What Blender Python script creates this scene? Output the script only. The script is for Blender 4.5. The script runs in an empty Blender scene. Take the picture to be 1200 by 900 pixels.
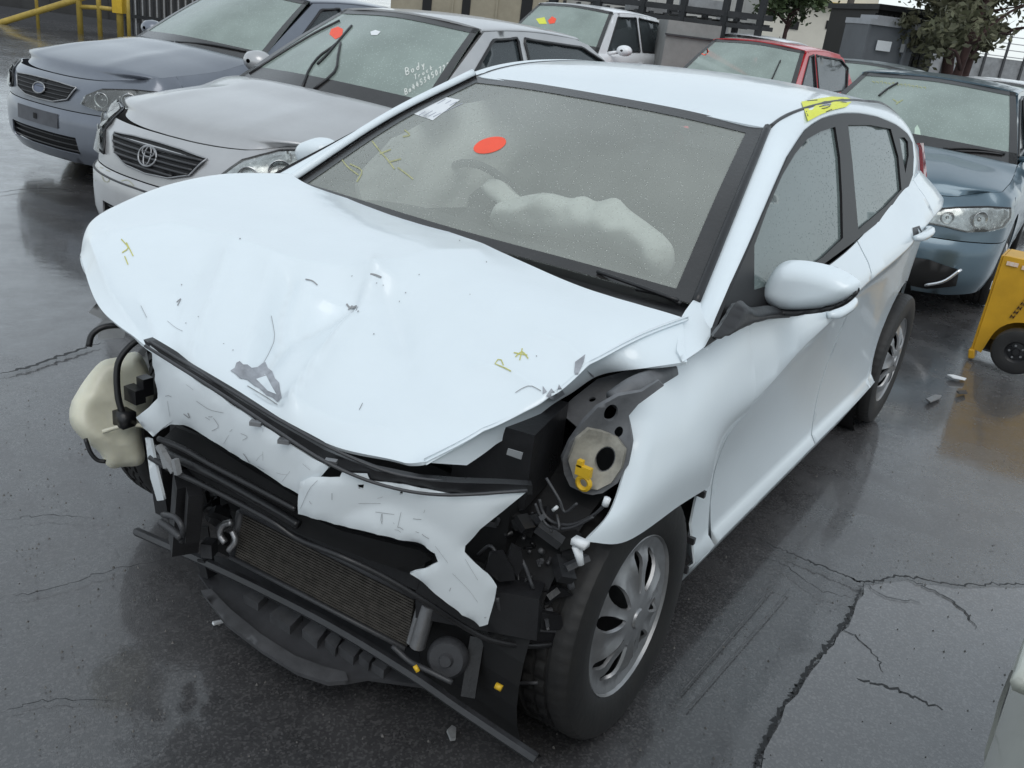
import bpy, math, random
import numpy as np
from mathutils import Vector, Matrix, noise
from mathutils.geometry import delaunay_2d_cdt
from mathutils.bvhtree import BVHTree
random.seed(7); np.random.seed(7)
rad = math.radians
SC = bpy.context.scene
COL = SC.collection
# ------------------------------------------------------------------ camera
# the photo was taken from about head height in front of the white car
CAM_LOC = Vector((1.691, 1.452, 1.5866)); YAW, PITCH, ROLL, FPX = 3.6991, -0.3909, 0.1258, 1067.94
_d = Vector((math.cos(YAW)*math.cos(PITCH), math.sin(YAW)*math.cos(PITCH), math.sin(PITCH)))
_r = _d.cross(Vector((0, 0, 1))).normalized(); _u = _r.cross(_d)
RGT = (_r*math.cos(ROLL)+_u*math.sin(ROLL)); UPV = (-_r*math.sin(ROLL)+_u*math.cos(ROLL)); DIR = _d
cd = bpy.data.cameras.new('camera'); cam = bpy.data.objects.new('camera', cd); COL.objects.link(cam)
cd.sensor_fit = 'HORIZONTAL'; cd.sensor_width = 36; cd.lens = FPX/1200*36; cd.clip_start = .05; cd.clip_end = 3000
M3 = Matrix((RGT, UPV, -DIR)).transposed()
cam.matrix_world = Matrix.Translation(CAM_LOC) @ M3.to_4x4()
SC.camera = cam
SC.render.resolution_x, SC.render.resolution_y = 1024, 768
# ------------------------------------------------------------------ sky, sun, exposure (overcast day)
W = bpy.data.worlds.new('World'); SC.world = W; W.use_nodes = True
wn = W.node_tree; wn.nodes.clear()
wo = wn.nodes.new('ShaderNodeOutputWorld'); wb = wn.nodes.new('ShaderNodeBackground'); ws = wn.nodes.new('ShaderNodeTexSky')
SUN_EL, SUN_AZ = rad(52), rad(50)
ws.sky_type = 'NISHITA'; ws.sun_disc = False; ws.sun_elevation = SUN_EL; ws.sun_rotation = SUN_AZ
ws.air_density = 1.0; ws.dust_density = 0.5; ws.ozone_density = 1.0
wh = wn.nodes.new('ShaderNodeHueSaturation'); wh.inputs['Saturation'].default_value = .38
wn.links.new(ws.outputs[0], wh.inputs['Color']); # an even cloud layer veils most of the clear sky
wm = wn.nodes.new('ShaderNodeMix'); wm.data_type = 'RGBA'; wm.inputs['Factor'].default_value = .60; wm.inputs[7].default_value = (6.0, 6.8, 7.3, 1)
wn.links.new(wh.outputs[0], wm.inputs[6]); wn.links.new(wm.outputs[2], wb.inputs['Color'])
wb.inputs['Strength'].default_value = .12
wn.links.new(wb.outputs[0], wo.inputs[0])
sl = bpy.data.lights.new('sun', 'SUN'); sun = bpy.data.objects.new('sun', sl); COL.objects.link(sun)
sl.energy = 0.8; sl.angle = rad(40); sl.color = (1, .97, .93)
sv = Vector((math.sin(SUN_AZ)*math.cos(SUN_EL), math.cos(SUN_AZ)*math.cos(SUN_EL), math.sin(SUN_EL)))
sun.rotation_euler = sv.to_track_quat('Z', 'Y').to_euler()
SC.view_settings.view_transform = 'Standard'; SC.view_settings.look = 'None'; SC.view_settings.gamma = 1
SC.view_settings.use_curve_mapping = False; SC.view_settings.exposure = 0.26
# ------------------------------------------------------------------ helpers
def ray(px, py):
    return RGT*((px-600)/FPX) + UPV*((450-py)/FPX) + DIR
def at(px, py, x=None, y=None, z=None, n=None, c=None):
    """the point of the place seen at a photo pixel, on the plane x=, y=, z= or n.p=c"""
    d = ray(px, py)
    if x is not None: n, c = Vector((1, 0, 0)), x
    elif y is not None: n, c = Vector((0, 1, 0)), y
    elif z is not None: n, c = Vector((0, 0, 1)), z
    n = Vector(n); t = (c-n.dot(CAM_LOC))/n.dot(d)
    return CAM_LOC+d*t
def pix(P):
    q = np.asarray(P, float)-np.array(CAM_LOC); f = q@np.array(DIR)
    return np.stack([600+FPX*(q@np.array(RGT))/f, 450-FPX*(q@np.array(UPV))/f], -1)
def cr(a, m):
    """Catmull-Rom resample along axis 0"""
    a = np.asarray(a, float); k = len(a)
    if k == 2: t = np.linspace(0, 1, m).reshape((-1,)+(1,)*(a.ndim-1)); return a[0]*(1-t)+a[1]*t
    p = np.concatenate([[2*a[0]-a[1]], a, [2*a[-1]-a[-2]]])
    t = np.linspace(0, k-1, m); i = np.clip(np.floor(t).astype(int), 0, k-2); u = (t-i).reshape((-1,)+(1,)*(a.ndim-1))
    p0, p1, p2, p3 = p[i], p[i+1], p[i+2], p[i+3]
    return .5*(2*p1+(p2-p0)*u+(2*p0-5*p1+4*p2-p3)*u**2+(3*p1-p0-3*p2+p3)*u**3)
def herm(xs, ys, x):
    """smooth monotone-ish interpolation of samples"""
    xs = np.asarray(xs, float); ys = np.asarray(ys, float)
    if xs[0] > xs[-1]: xs = xs[::-1]; ys = ys[::-1]
    x = np.clip(np.asarray(x, float), xs[0], xs[-1])
    dl = np.diff(ys)/np.diff(xs); m = np.empty_like(ys); m[0], m[-1] = dl[0], dl[-1]
    m[1:-1] = np.where(dl[1:]*dl[:-1] > 0, 2*dl[1:]*dl[:-1]/(dl[1:]+dl[:-1]+1e-12), 0)
    i = np.clip(np.searchsorted(xs, x)-1, 0, len(xs)-2); h = xs[i+1]-xs[i]; t = (x-xs[i])/h
    return ((1+2*t)*(1-t)**2*ys[i]+t*(1-t)**2*h*m[i]+t*t*(3-2*t)*ys[i+1]+t*t*(t-1)*h*m[i+1])
def grid_faces(nu, nv, closed=False):
    f = []
    for i in range(nu-1):
        for j in range(nv if closed else nv-1):
            j2 = (j+1) % nv
            f.append((i*nv+j, i*nv+j2, (i+1)*nv+j2, (i+1)*nv+j))
    return f
def patch(rows, nu, nv):
    a = cr(np.asarray(rows, float), nu); a = np.swapaxes(cr(np.swapaxes(a, 0, 1), nv), 0, 1)
    return a.reshape(-1, 3), grid_faces(nu, nv)
def inside(P, poly):
    P = np.asarray(P); poly = np.asarray(poly); x, y = P[:, 0], P[:, 1]; r = np.zeros(len(P), bool)
    for a, b in zip(poly, np.roll(poly, -1, 0)):
        if a[1] == b[1]: continue
        c = ((a[1] > y) != (b[1] > y)) & (x < (b[0]-a[0])*(y-a[1])/(b[1]-a[1])+a[0]); r ^= c
    return r
def dist_poly(P, poly):
    P = np.asarray(P); d = np.full(len(P), 1e9); poly = np.asarray(poly)
    for a, b in zip(poly, np.roll(poly, -1, 0)):
        e = b-a; t = np.clip(((P-a)@e)/(e@e+1e-12), 0, 1); d = np.minimum(d, np.linalg.norm(P-(a+t[:, None]*e), axis=1))
    return d
def dens(poly, step):
    out = []
    poly = [np.asarray(p, float) for p in poly]
    for a, b in zip(poly, poly[1:]+poly[:1]):
        k = max(1, int(np.ceil(np.linalg.norm(b-a)/step)))
        out += [a+(b-a)*i/k for i in range(k)]
    return np.array(out)
def dens_open(poly, step):
    out = []; poly = [np.asarray(p, float) for p in poly]
    for a, b in zip(poly[:-1], poly[1:]):
        k = max(1, int(np.ceil(np.linalg.norm(b-a)/step))); out += [a+(b-a)*i/k for i in range(k)]
    return np.array(out+[poly[-1]])
def sheet(outline, fn, step, holes=(), lines=()):
    """triangulate a 2D outline with holes, map it through fn(array Nx2)->Nx3"""
    out = dens(outline, step); hs = [dens(h, step) for h in holes]
    lo, hi = out.min(0), out.max(0)
    nx, ny = int((hi[0]-lo[0])/step)+1, int((hi[1]-lo[1])/step)+1
    g = np.stack(np.meshgrid(lo[0]+step*(np.arange(nx)+.5), lo[1]+step*(np.arange(ny)+.5), indexing='ij'), -1).reshape(-1, 2)
    k = inside(g, out) & (dist_poly(g, out) > step*.45)
    for h in hs: k &= ~inside(g, h) & (dist_poly(g, h) > step*.45)
    g = g[k]; pts = list(out); edges = []
    def ring(n0, n): return [(n0+i, n0+(i+1) % n) for i in range(n)]
    edges += ring(0, len(out)); n0 = len(out)
    for h in hs: pts += list(h); edges += ring(n0, len(h)); n0 += len(h)
    if lines:
        L_ = [np.array([q for q in dens_open(l, step*.7) if inside([q], out)[0] and dist_poly([q], out)[0] > step*.2]) for l in lines]; L_ = [l for l in L_ if len(l) > 1]
        for l in L_:
            d = np.min(np.linalg.norm(g[:, None]-l[None], axis=2), axis=1); g = g[d > step*.4]
            edges += [(n0+i, n0+i+1) for i in range(len(l)-1)]; pts += list(l); n0 += len(l)
    pts += list(g)
    v2, _, f2, *_r2 = delaunay_2d_cdt([Vector(p) for p in pts], edges, [], 0, 1e-7)
    v2 = np.array([tuple(p) for p in v2]); f2 = [tuple(f) for f in f2]
    c = np.array([v2[list(f)].mean(0) for f in f2]); k = inside(c, out)
    for h in hs: k &= ~inside(c, h)
    f2 = [f for f, q in zip(f2, k) if q]
    used = sorted({i for f in f2 for i in f}); mp = {o: i for i, o in enumerate(used)}
    return np.asarray(fn(v2[used]), float), [tuple(mp[i] for i in f) for f in f2]
def fnormals(v, f):
    return np.array([np.cross(v[q[1]]-v[q[0]], v[q[2]]-v[q[0]]) if len(q) == 3 else np.cross(v[q[2]]-v[q[0]], v[q[3]]-v[q[1]]) for q in f])
def orient(v, f, ref):
    n = fnormals(v, f); c = np.array([v[list(q)].mean(0) for q in f])
    return [tuple(reversed(q)) for q in f] if (n*(c-np.asarray(ref))).sum() < 0 else f
def thicken(v, f, t):
    """give a sheet thickness t inward, with sharp rims"""
    n = fnormals(v, f); vn = np.zeros_like(v)
    for q, m in zip(f, n):
        for i in q: vn[i] += m
    vn /= np.linalg.norm(vn, axis=1, keepdims=True)+1e-12
    inn = v-vn*t; N = len(v); V = [v, inn]; F = list(f)+[tuple(i+N for i in reversed(q)) for q in f]
    ec = {}
    for q in f:
        for a, b in zip(q, q[1:]+q[:1]): ec[(a, b)] = 1
    bd = [e for e in ec if (e[1], e[0]) not in ec]; idx = {}; rim = []; k = 2*N
    for a, b in bd:
        for i in (a, b):
            if i not in idx: idx[i] = k; rim += [v[i], inn[i]]; k += 2
        F.append((idx[b], idx[a], idx[a]+1, idx[b]+1))
    return np.concatenate(V+([np.array(rim)] if rim else [])), F
def mesh(name, v, f, mat, parent=None, smooth=True, ref=None, thick=0, sharp=None):
    v = np.asarray(v, float); f = [tuple(int(i) for i in q) for q in f]
    if ref is not None: f = orient(v, f, ref)
    if thick: v, f = thicken(v, f, thick)
    me = bpy.data.meshes.new(name); me.from_pydata([tuple(p) for p in v], [], f)
    if smooth: me.polygons.foreach_set('use_smooth', [True]*len(me.polygons))
    if sharp: me.set_sharp_from_angle(angle=rad(sharp))
    for m in (mat if isinstance(mat, (list, tuple)) else [mat]): me.materials.append(m)
    me.update()
    o = bpy.data.objects.new(name, me); COL.objects.link(o)
    if parent is not None: o.parent = parent
    return o
EACH = {'radiator_support', 'washer_hose', 'windscreen_moulding', 'roof_ditch_moulding', 'wiring', 'carrier_clip', 'carrier_lip', 'liner_clip', 'wheel_arch_liner', 'wiper', 'grille_bracket', 'bar_bracket', 'white_connector', 'yellow_plug', 'broken_edge', 'coolant_pipe', 'tow_hook', 'washer_pump', 'crash_beam', 'condenser_frame', 'worn_label', 'stored_panel'}
TINY = {'scratches', 'handwriting', 'crayon_marks', 'note_print', 'label_print', 'stencil_mark'}
class MB:
    """collects simple shapes into one mesh"""
    def __init__(s): s.v = []; s.f = []; s.k = []
    def add(s, v, f):
        n = len(s.v); s.k.append((n, len(s.f))); s.v += [tuple(p) for p in v]; s.f += [tuple(i+n for i in q) for q in f]; return s
    def box(s, c, d, rot=None, taper=1.0):
        v = []
        for z in (-.5, .5):
            k = taper if z > 0 else 1
            for x, y in ((-.5, -.5), (.5, -.5), (.5, .5), (-.5, .5)): v.append(Vector((x*d[0]*k, y*d[1]*k, z*d[2])))
        if rot is not None: v = [rot @ p for p in v]
        return s.add([p+Vector(c) for p in v], [(3, 2, 1, 0), (4, 5, 6, 7), (0, 1, 5, 4), (1, 2, 6, 5), (2, 3, 7, 6), (3, 0, 4, 7)])
    def bar(s, a, b, w, h=None, up=(0, 0, 1)):
        a, b = Vector(a), Vector(b); d = (b-a); L = d.length; d.normalize(); u = Vector(up)
        if abs(d.dot(u)) > .98: u = Vector((1, 0, 0))
        r = d.cross(u).normalized(); u = r.cross(d); return s.box((a+b)/2, (w, L, h or w), Matrix((r, d, u)).transposed())
    def tube(s, pts, r, n=8, res=None, cap=True):
        P = np.array([tuple(p) for p in pts], float)
        if res: P = cr(P, res)
        R = np.full(len(P), r) if np.isscalar(r) else np.interp(np.linspace(0, 1, len(P)), np.linspace(0, 1, len(r)), r)
        T = np.gradient(P, axis=0); T /= np.linalg.norm(T, axis=1, keepdims=True)+1e-12
        u = np.cross(T[0], [0, 0, 1.]);
        if np.linalg.norm(u) < .1: u = np.cross(T[0], [1., 0, 0])
        u /= np.linalg.norm(u); v = []
        for p, t, q in zip(P, T, R):
            u = u-t*(u@t); u /= np.linalg.norm(u); w = np.cross(t, u)
            for k in range(n): a = 2*math.pi*k/n; v.append(p+q*(math.cos(a)*u+math.sin(a)*w))
        f = grid_faces(len(P), n, True)
        if cap: f += [tuple(reversed(range(n))), tuple(range((len(P)-1)*n, len(P)*n))]
        return s.add(v, f)
    def lathe(s, prof, c, axis, n=32, closed=False):
        """prof: list of (r, h) along axis"""
        ax = Vector(axis).normalized(); u = ax.orthogonal().normalized(); w = ax.cross(u); c = Vector(c); v = []
        for r, h in prof:
            for k in range(n): a = 2*math.pi*k/n; v.append(c+ax*h+(u*math.cos(a)+w*math.sin(a))*r)
        return s.add(v, grid_faces(len(prof), n, True))
    def disc(s, c, axis, r, n=24, h=.01):
        return s.lathe([(0.0001, 0), (r, 0), (r, h), (.0001, h)], c, axis, n)
    def build(s, name, mat, parent=None, smooth=False, sharp=None):
        if name in EACH and len(s.k) > 1:        # pieces one can tell apart become parts of their own
            k = s.k+[(len(s.v), len(s.f))]; o = None
            for (v0, f0), (v1, f1) in zip(k[:-1], k[1:]): o = mesh(name, s.v[v0:v1], [tuple(i-v0 for i in q) for q in s.f[f0:f1]], mat, parent, smooth, sharp=sharp)
            return o
        if name in TINY and len(s.k) > 1: return tag(mesh(name, s.v, s.f, mat, parent, smooth, sharp=sharp), kind='stuff')
        return mesh(name, s.v, s.f, mat, parent, smooth, sharp=sharp)
def empty(name, loc=(0, 0, 0), rz=0, label=None, cat=None, group=None):
    o = bpy.data.objects.new(name, None); COL.objects.link(o); o.location = loc; o.rotation_euler = (0, 0, rz)
    o.empty_display_size = .1
    if label: tag(o, label, cat, group)
    return o
def tag(o, label=None, cat=None, group=None, kind=None):
    if label: o['label'] = label
    if cat: o['category'] = cat
    if group: o['group'] = group
    if kind: o['kind'] = kind
    return o
def bvh(o):
    me = o.data; mw = o.matrix_world if o.parent is None else o.parent.matrix_basis @ o.matrix_basis
    return BVHTree.FromPolygons([mw @ v.co for v in me.vertices], [tuple(p.vertices) for p in me.polygons])
def hits(P, tree, off):
    """where photo pixels land on a surface, lifted by off"""
    out = []
    for px, py in P:
        d = ray(px, py).normalized(); h = tree.ray_cast(CAM_LOC, d)
        if h[0] is None: h = tree.find_nearest(out[-1] if out else CAM_LOC+d*3)
        q = Vector(h[0]); out.append(q-d*off)
    return np.array([tuple(p) for p in out])
def decal(name, poly, tree, mat, parent, off=.002, step=8, inv=None):
    v, f = sheet(poly, lambda a: hits(a, tree, off), step)
    if inv is not None: v = np.array([tuple(inv @ Vector(p)) for p in v])
    return mesh(name, v, f, mat, parent, ref=None)
def stroke(mb, P, tree, w, off=.002, inv=None):
    """a thin drawn line on a surface, w in photo pixels"""
    P = np.asarray(P, float); T = np.gradient(P, axis=0); T /= np.linalg.norm(T, axis=1, keepdims=True)+1e-9
    N = np.stack([-T[:, 1], T[:, 0]], 1)*w/2
    q = hits(np.concatenate([P+N, P-N]), tree, off)
    if inv is not None: q = np.array([tuple(inv @ Vector(p)) for p in q])
    n = len(P); mb.add(q, [(i, i+1, n+i+1, n+i) for i in range(n-1)])
# ------------------------------------------------------------------ materials
MATS = {}
def mat(name, col, rough=.5, metal=0, coat=0, nscale=0, namt=.15, bscale=0, bstr=.1, rvar=0, alpha=1, spec=.5, col2=None, emit=None, sheen=0):
    if name in MATS: return MATS[name]
    m = bpy.data.materials.new(name); m.use_nodes = True; t = m.node_tree; b = t.nodes['Principled BSDF']; MATS[name] = m
    b.inputs['Base Color'].default_value = (*col, 1); b.inputs['Roughness'].default_value = rough; b.inputs['Metallic'].default_value = metal
    b.inputs['Coat Weight'].default_value = coat; b.inputs['Coat Roughness'].default_value = .06; b.inputs['Alpha'].default_value = alpha
    b.inputs['Specular IOR Level'].default_value = spec
    tc = t.nodes.new('ShaderNodeTexCoord')
    if nscale:
        nz = t.nodes.new('ShaderNodeTexNoise'); nz.inputs['Scale'].default_value = nscale; nz.inputs['Detail'].default_value = 6
        nz.inputs['Roughness'].default_value = .65; t.links.new(tc.outputs['Object'], nz.inputs['Vector'])
        rp = t.nodes.new('ShaderNodeValToRGB'); rp.color_ramp.elements[0].position = .3; rp.color_ramp.elements[1].position = .7
        c2 = col2 or tuple(c*(1-namt*2) for c in col)
        rp.color_ramp.elements[0].color = (*c2, 1); rp.color_ramp.elements[1].color = (*col, 1)
        t.links.new(nz.outputs['Fac'], rp.inputs['Fac']); t.links.new(rp.outputs['Color'], b.inputs['Base Color'])
        if rvar:
            mr = t.nodes.new('ShaderNodeMapRange'); mr.inputs['From Min'].default_value = .3; mr.inputs['From Max'].default_value = .7
            mr.inputs['To Min'].default_value = max(.02, rough-rvar); mr.inputs['To Max'].default_value = rough+rvar
            t.links.new(nz.outputs['Fac'], mr.inputs['Value']); t.links.new(mr.outputs[0], b.inputs['Roughness'])
    if bscale:
        n2 = t.nodes.new('ShaderNodeTexNoise'); n2.inputs['Scale'].default_value = bscale; n2.inputs['Detail'].default_value = 4
        t.links.new(tc.outputs['Object'], n2.inputs['Vector'])
        bp = t.nodes.new('ShaderNodeBump'); bp.inputs['Strength'].default_value = bstr; bp.inputs['Distance'].default_value = .004
        t.links.new(n2.outputs['Fac'], bp.inputs['Height']); t.links.new(bp.outputs[0], b.inputs['Normal'])
    return m
def paint(name, col, metal=0., rough=.3, dirt=.08, drops=True):
    """car paint under rain: clear coat, road film, beads of water"""
    m = mat(name, col, rough, metal, .6, nscale=2.2, namt=dirt)
    t = m.node_tree; b = t.nodes['Principled BSDF']
    if drops:
        tc = [n for n in t.nodes if n.type == 'TEX_COORD'][0]
        vo = t.nodes.new('ShaderNodeTexVoronoi'); vo.inputs['Scale'].default_value = 90; vo.inputs['Randomness'].default_value = 1
        t.links.new(tc.outputs['Object'], vo.inputs['Vector'])
        mr = t.nodes.new('ShaderNodeMapRange'); mr.inputs['From Min'].default_value = .05; mr.inputs['From Max'].default_value = .32
        mr.inputs['To Min'].default_value = 1; mr.inputs['To Max'].default_value = 0
        t.links.new(vo.outputs['Distance'], mr.inputs['Value'])
        bp = t.nodes.new('ShaderNodeBump'); bp.inputs['Strength'].default_value = .12; bp.inputs['Distance'].default_value = .002
        t.links.new(mr.outputs[0], bp.inputs['Height']); t.links.new(bp.outputs[0], b.inputs['Coat Normal'])
    return m
def glass(name, tint=(.30, .35, .33), fog=.45, rough=.12, drops=70, dstr=.35, fogvar=.25):
    """wet, misted car glass: part see-through, part fogged, beaded with rain"""
    if name in MATS: return MATS[name]
    m = bpy.data.materials.new(name); m.use_nodes = True; t = m.node_tree; MATS[name] = m
    b = t.nodes['Principled BSDF']; out = t.nodes['Material Output']
    b.inputs['Base Color'].default_value = (*tint, 1); b.inputs['Roughness'].default_value = rough; b.inputs['IOR'].default_value = 1.5
    tr = t.nodes.new('ShaderNodeBsdfTransparent'); tr.inputs[0].default_value = (.93, .96, .94, 1)
    mx = t.nodes.new('ShaderNodeMixShader'); tc = t.nodes.new('ShaderNodeTexCoord')
    nz = t.nodes.new('ShaderNodeTexNoise'); nz.inputs['Scale'].default_value = 2.5; nz.inputs['Detail'].default_value = 5
    t.links.new(tc.outputs['Object'], nz.inputs['Vector'])
    vo = t.nodes.new('ShaderNodeTexVoronoi'); vo.inputs['Scale'].default_value = drops; t.links.new(tc.outputs['Object'], vo.inputs['Vector'])
    mr = t.nodes.new('ShaderNodeMapRange'); mr.inputs['From Min'].default_value = .06; mr.inputs['From Max'].default_value = .30
    mr.inputs['To Min'].default_value = 1; mr.inputs['To Max'].default_value = 0; t.links.new(vo.outputs['Distance'], mr.inputs['Value'])
    sp = t.nodes.new('ShaderNodeSeparateColor'); t.links.new(vo.outputs['Color'], sp.inputs[0])
    th = t.nodes.new('ShaderNodeMath'); th.operation = 'GREATER_THAN'; th.inputs[1].default_value = .45; t.links.new(sp.outputs[0], th.inputs[0])
    ml = t.nodes.new('ShaderNodeMath'); ml.operation = 'MULTIPLY'; t.links.new(mr.outputs[0], ml.inputs[0]); t.links.new(th.outputs[0], ml.inputs[1])
    bp = t.nodes.new('ShaderNodeBump'); bp.inputs['Strength'].default_value = dstr; bp.inputs['Distance'].default_value = .004
    t.links.new(ml.outputs[0], bp.inputs['Height']); t.links.new(bp.outputs[0], b.inputs['Normal'])
    fr = t.nodes.new('ShaderNodeMapRange'); fr.inputs['From Min'].default_value = .3; fr.inputs['From Max'].default_value = .7
    fr.inputs['To Min'].default_value = fog-fogvar; fr.inputs['To Max'].default_value = min(.98, fog+fogvar); t.links.new(nz.outputs['Fac'], fr.inputs['Value'])
    ad = t.nodes.new('ShaderNodeMath'); ad.operation = 'MULTIPLY_ADD'; ad.inputs[1].default_value = .55; ad.use_clamp = True  # beads turn paler: their highlights are mixed into the glass colour
    t.links.new(ml.outputs[0], ad.inputs[0]); t.links.new(fr.outputs[0], ad.inputs[2])
    gl = t.nodes.new('ShaderNodeBsdfGlossy'); gl.inputs['Roughness'].default_value = .03; t.links.new(bp.outputs[0], gl.inputs['Normal'])
    fz = t.nodes.new('ShaderNodeFresnel'); fz.inputs['IOR'].default_value = 1.5; m0 = t.nodes.new('ShaderNodeMixShader')
    t.links.new(fz.outputs[0], m0.inputs[0]); t.links.new(tr.outputs[0], m0.inputs[1]); t.links.new(gl.outputs[0], m0.inputs[2])
    t.links.new(ad.outputs[0], mx.inputs[0]); t.links.new(m0.outputs[0], mx.inputs[1]); t.links.new(b.outputs[0], mx.inputs[2])
    t.links.new(mx.outputs[0], out.inputs['Surface'])
    return m
BLK = mat('black_plastic', (.018, .018, .020), .36, nscale=9, namt=.2, bscale=120, bstr=.15, rvar=.12)
BLKG = mat('satin_black', (.012, .011, .012), .42, nscale=5, namt=.1, spec=.3)
DRK = mat('dark_void', (.006, .006, .007), .7, nscale=6, namt=.2)
DGR = mat('dark_grey_plastic', (.055, .056, .061), .46, nscale=12, namt=.2, bscale=90, bstr=.2, rvar=.1)
RUB = mat('tyre_rubber', (.014, .014, .015), .62, nscale=14, namt=.2, col2=(.024, .023, .022), bscale=60, bstr=.2)
CHR = mat('chrome', (.75, .76, .78), .15, 1, nscale=6, namt=.05)
ALU = mat('dull_aluminium', (.42, .42, .43), .42, .85, nscale=20, namt=.15, bscale=80, bstr=.2)
PRI = mat('grey_primer', (.33, .34, .35), .5, nscale=7, namt=.2, bscale=60, bstr=.2)
RED = mat('red_lens', (.35, .012, .02), .12, coat=.5, nscale=8, namt=.1)
ORG = mat('orange_sticker', (.95, .10, .045), .55, nscale=20, namt=.05)
YEL = mat('yellow_sticker', (.78, .80, .07), .5, nscale=15, namt=.06)
PAP = mat('white_paper', (.78, .80, .82), .6, nscale=30, namt=.04)
INK = mat('dark_ink', (.05, .05, .06), .6, nscale=40, namt=.1)
# ------------------------------------------------------------------ ground: wet, patched asphalt
def ground_mat(name, c0, c1, r0, r1, grain, gs_=330, film=.45):
    m = bpy.data.materials.new(name); m.use_nodes = True; t = m.node_tree; b = t.nodes['Principled BSDF']; MATS[name] = m
    tc = t.nodes.new('ShaderNodeTexCoord')
    def nz(s, d=5, r=.6):
        n = t.nodes.new('ShaderNodeTexNoise'); n.inputs['Scale'].default_value = s; n.inputs['Detail'].default_value = d; n.inputs['Roughness'].default_value = r; t.links.new(tc.outputs['Object'], n.inputs['Vector']); return n
    big, med, fine = nz(.42, 7, .68), nz(5, 6, .7), nz(gs_, 2, .5)
    rp = t.nodes.new('ShaderNodeValToRGB'); rp.color_ramp.elements[0].position = .32; rp.color_ramp.elements[1].position = .70
    rp.color_ramp.elements[0].color = (*c0, 1); rp.color_ramp.elements[1].color = (*c1, 1)
    ad = t.nodes.new('ShaderNodeMath'); ad.operation = 'MULTIPLY_ADD'; ad.inputs[1].default_value = .38; t.links.new(med.outputs['Fac'], ad.inputs[0])
    m2 = t.nodes.new('ShaderNodeMath'); m2.operation = 'MULTIPLY'; m2.inputs[1].default_value = .62; t.links.new(big.outputs['Fac'], m2.inputs[0]); t.links.new(m2.outputs[0], ad.inputs[2])
    t.links.new(ad.outputs[0], rp.inputs['Fac'])
    # pale aggregate specks
    vo = t.nodes.new('ShaderNodeTexVoronoi'); vo.inputs['Scale'].default_value = gs_*.55; t.links.new(tc.outputs['Object'], vo.inputs['Vector'])
    sp = t.nodes.new('ShaderNodeSeparateColor'); t.links.new(vo.outputs['Color'], sp.inputs[0])
    gt = t.nodes.new('ShaderNodeMapRange'); gt.inputs['From Min'].default_value = .55; gt.inputs['From Max'].default_value = 1; gt.inputs['To Max'].default_value = .28; t.links.new(sp.outputs[0], gt.inputs['Value'])
    mc = t.nodes.new('ShaderNodeMix'); mc.data_type = 'RGBA'; t.links.new(gt.outputs[0], mc.inputs['Factor']); t.links.new(rp.outputs[0], mc.inputs[6]); mc.inputs[7].default_value = (c1[0]*2.2, c1[1]*2.15, c1[2]*2.1, 1)
    t.links.new(mc.outputs[2], b.inputs['Base Color'])
    mr = t.nodes.new('ShaderNodeMapRange'); mr.inputs['From Min'].default_value = film-.08; mr.inputs['From Max'].default_value = film+.12; mr.inputs['To Min'].default_value = r0; mr.inputs['To Max'].default_value = r1
    t.links.new(ad.outputs[0], mr.inputs['Value']); t.links.new(mr.outputs[0], b.inputs['Roughness'])
    b1 = t.nodes.new('ShaderNodeBump'); b1.inputs['Strength'].default_value = grain; b1.inputs['Distance'].default_value = .004; t.links.new(fine.outputs['Fac'], b1.inputs['Height'])
    b2 = t.nodes.new('ShaderNodeBump'); b2.inputs['Strength'].default_value = .10; b2.inputs['Distance'].default_value = .02; t.links.new(med.outputs['Fac'], b2.inputs['Height']); t.links.new(b1.outputs[0], b2.inputs['Normal'])
    # hairline crazing in the old surface, broken up so that it comes and goes
    nd = nz(3.0, 4, .6); mxv = t.nodes.new('ShaderNodeMix'); mxv.data_type = 'RGBA'; mxv.inputs['Factor'].default_value = .16; t.links.new(tc.outputs['Object'], mxv.inputs[6]); t.links.new(nd.outputs['Color'], mxv.inputs[7])
    ve = t.nodes.new('ShaderNodeTexVoronoi'); ve.feature = 'DISTANCE_TO_EDGE'; ve.inputs['Scale'].default_value = 1.7; t.links.new(mxv.outputs[2], ve.inputs['Vector'])
    lt = t.nodes.new('ShaderNodeMapRange'); lt.inputs['From Min'].default_value = .0; lt.inputs['From Max'].default_value = .012; lt.inputs['To Min'].default_value = 1; lt.inputs['To Max'].default_value = 0; t.links.new(ve.outputs['Distance'], lt.inputs['Value'])
    n5 = nz(.9, 4, .6); mk = t.nodes.new('ShaderNodeMapRange'); mk.inputs['From Min'].default_value = .58; mk.inputs['From Max'].default_value = .68; t.links.new(n5.outputs['Fac'], mk.inputs['Value'])
    cm = t.nodes.new('ShaderNodeMath'); cm.operation = 'MULTIPLY'; t.links.new(lt.outputs[0], cm.inputs[0]); t.links.new(mk.outputs[0], cm.inputs[1])
    md = t.nodes.new('ShaderNodeMix'); md.data_type = 'RGBA'; t.links.new(cm.outputs[0], md.inputs['Factor']); t.links.new(mc.outputs[2], md.inputs[6]); md.inputs[7].default_value = (.012, .012, .013, 1); t.links.new(md.outputs[2], b.inputs['Base Color'])
    b3 = t.nodes.new('ShaderNodeBump'); b3.invert = True; b3.inputs['Strength'].default_value = .6; b3.inputs['Distance'].default_value = .006; t.links.new(cm.outputs[0], b3.inputs['Height']); t.links.new(b2.outputs[0], b3.inputs['Normal'])
    t.links.new(b3.outputs[0], b.inputs['Normal']); b.inputs['IOR'].default_value = 1.55
    # a film of rain water lies over most of it
    wf_ = t.nodes.new('ShaderNodeMapRange'); wf_.inputs['From Min'].default_value = film-.10; wf_.inputs['From Max'].default_value = film+.14; wf_.inputs['To Min'].default_value = 1; wf_.inputs['To Max'].default_value = .35
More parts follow.
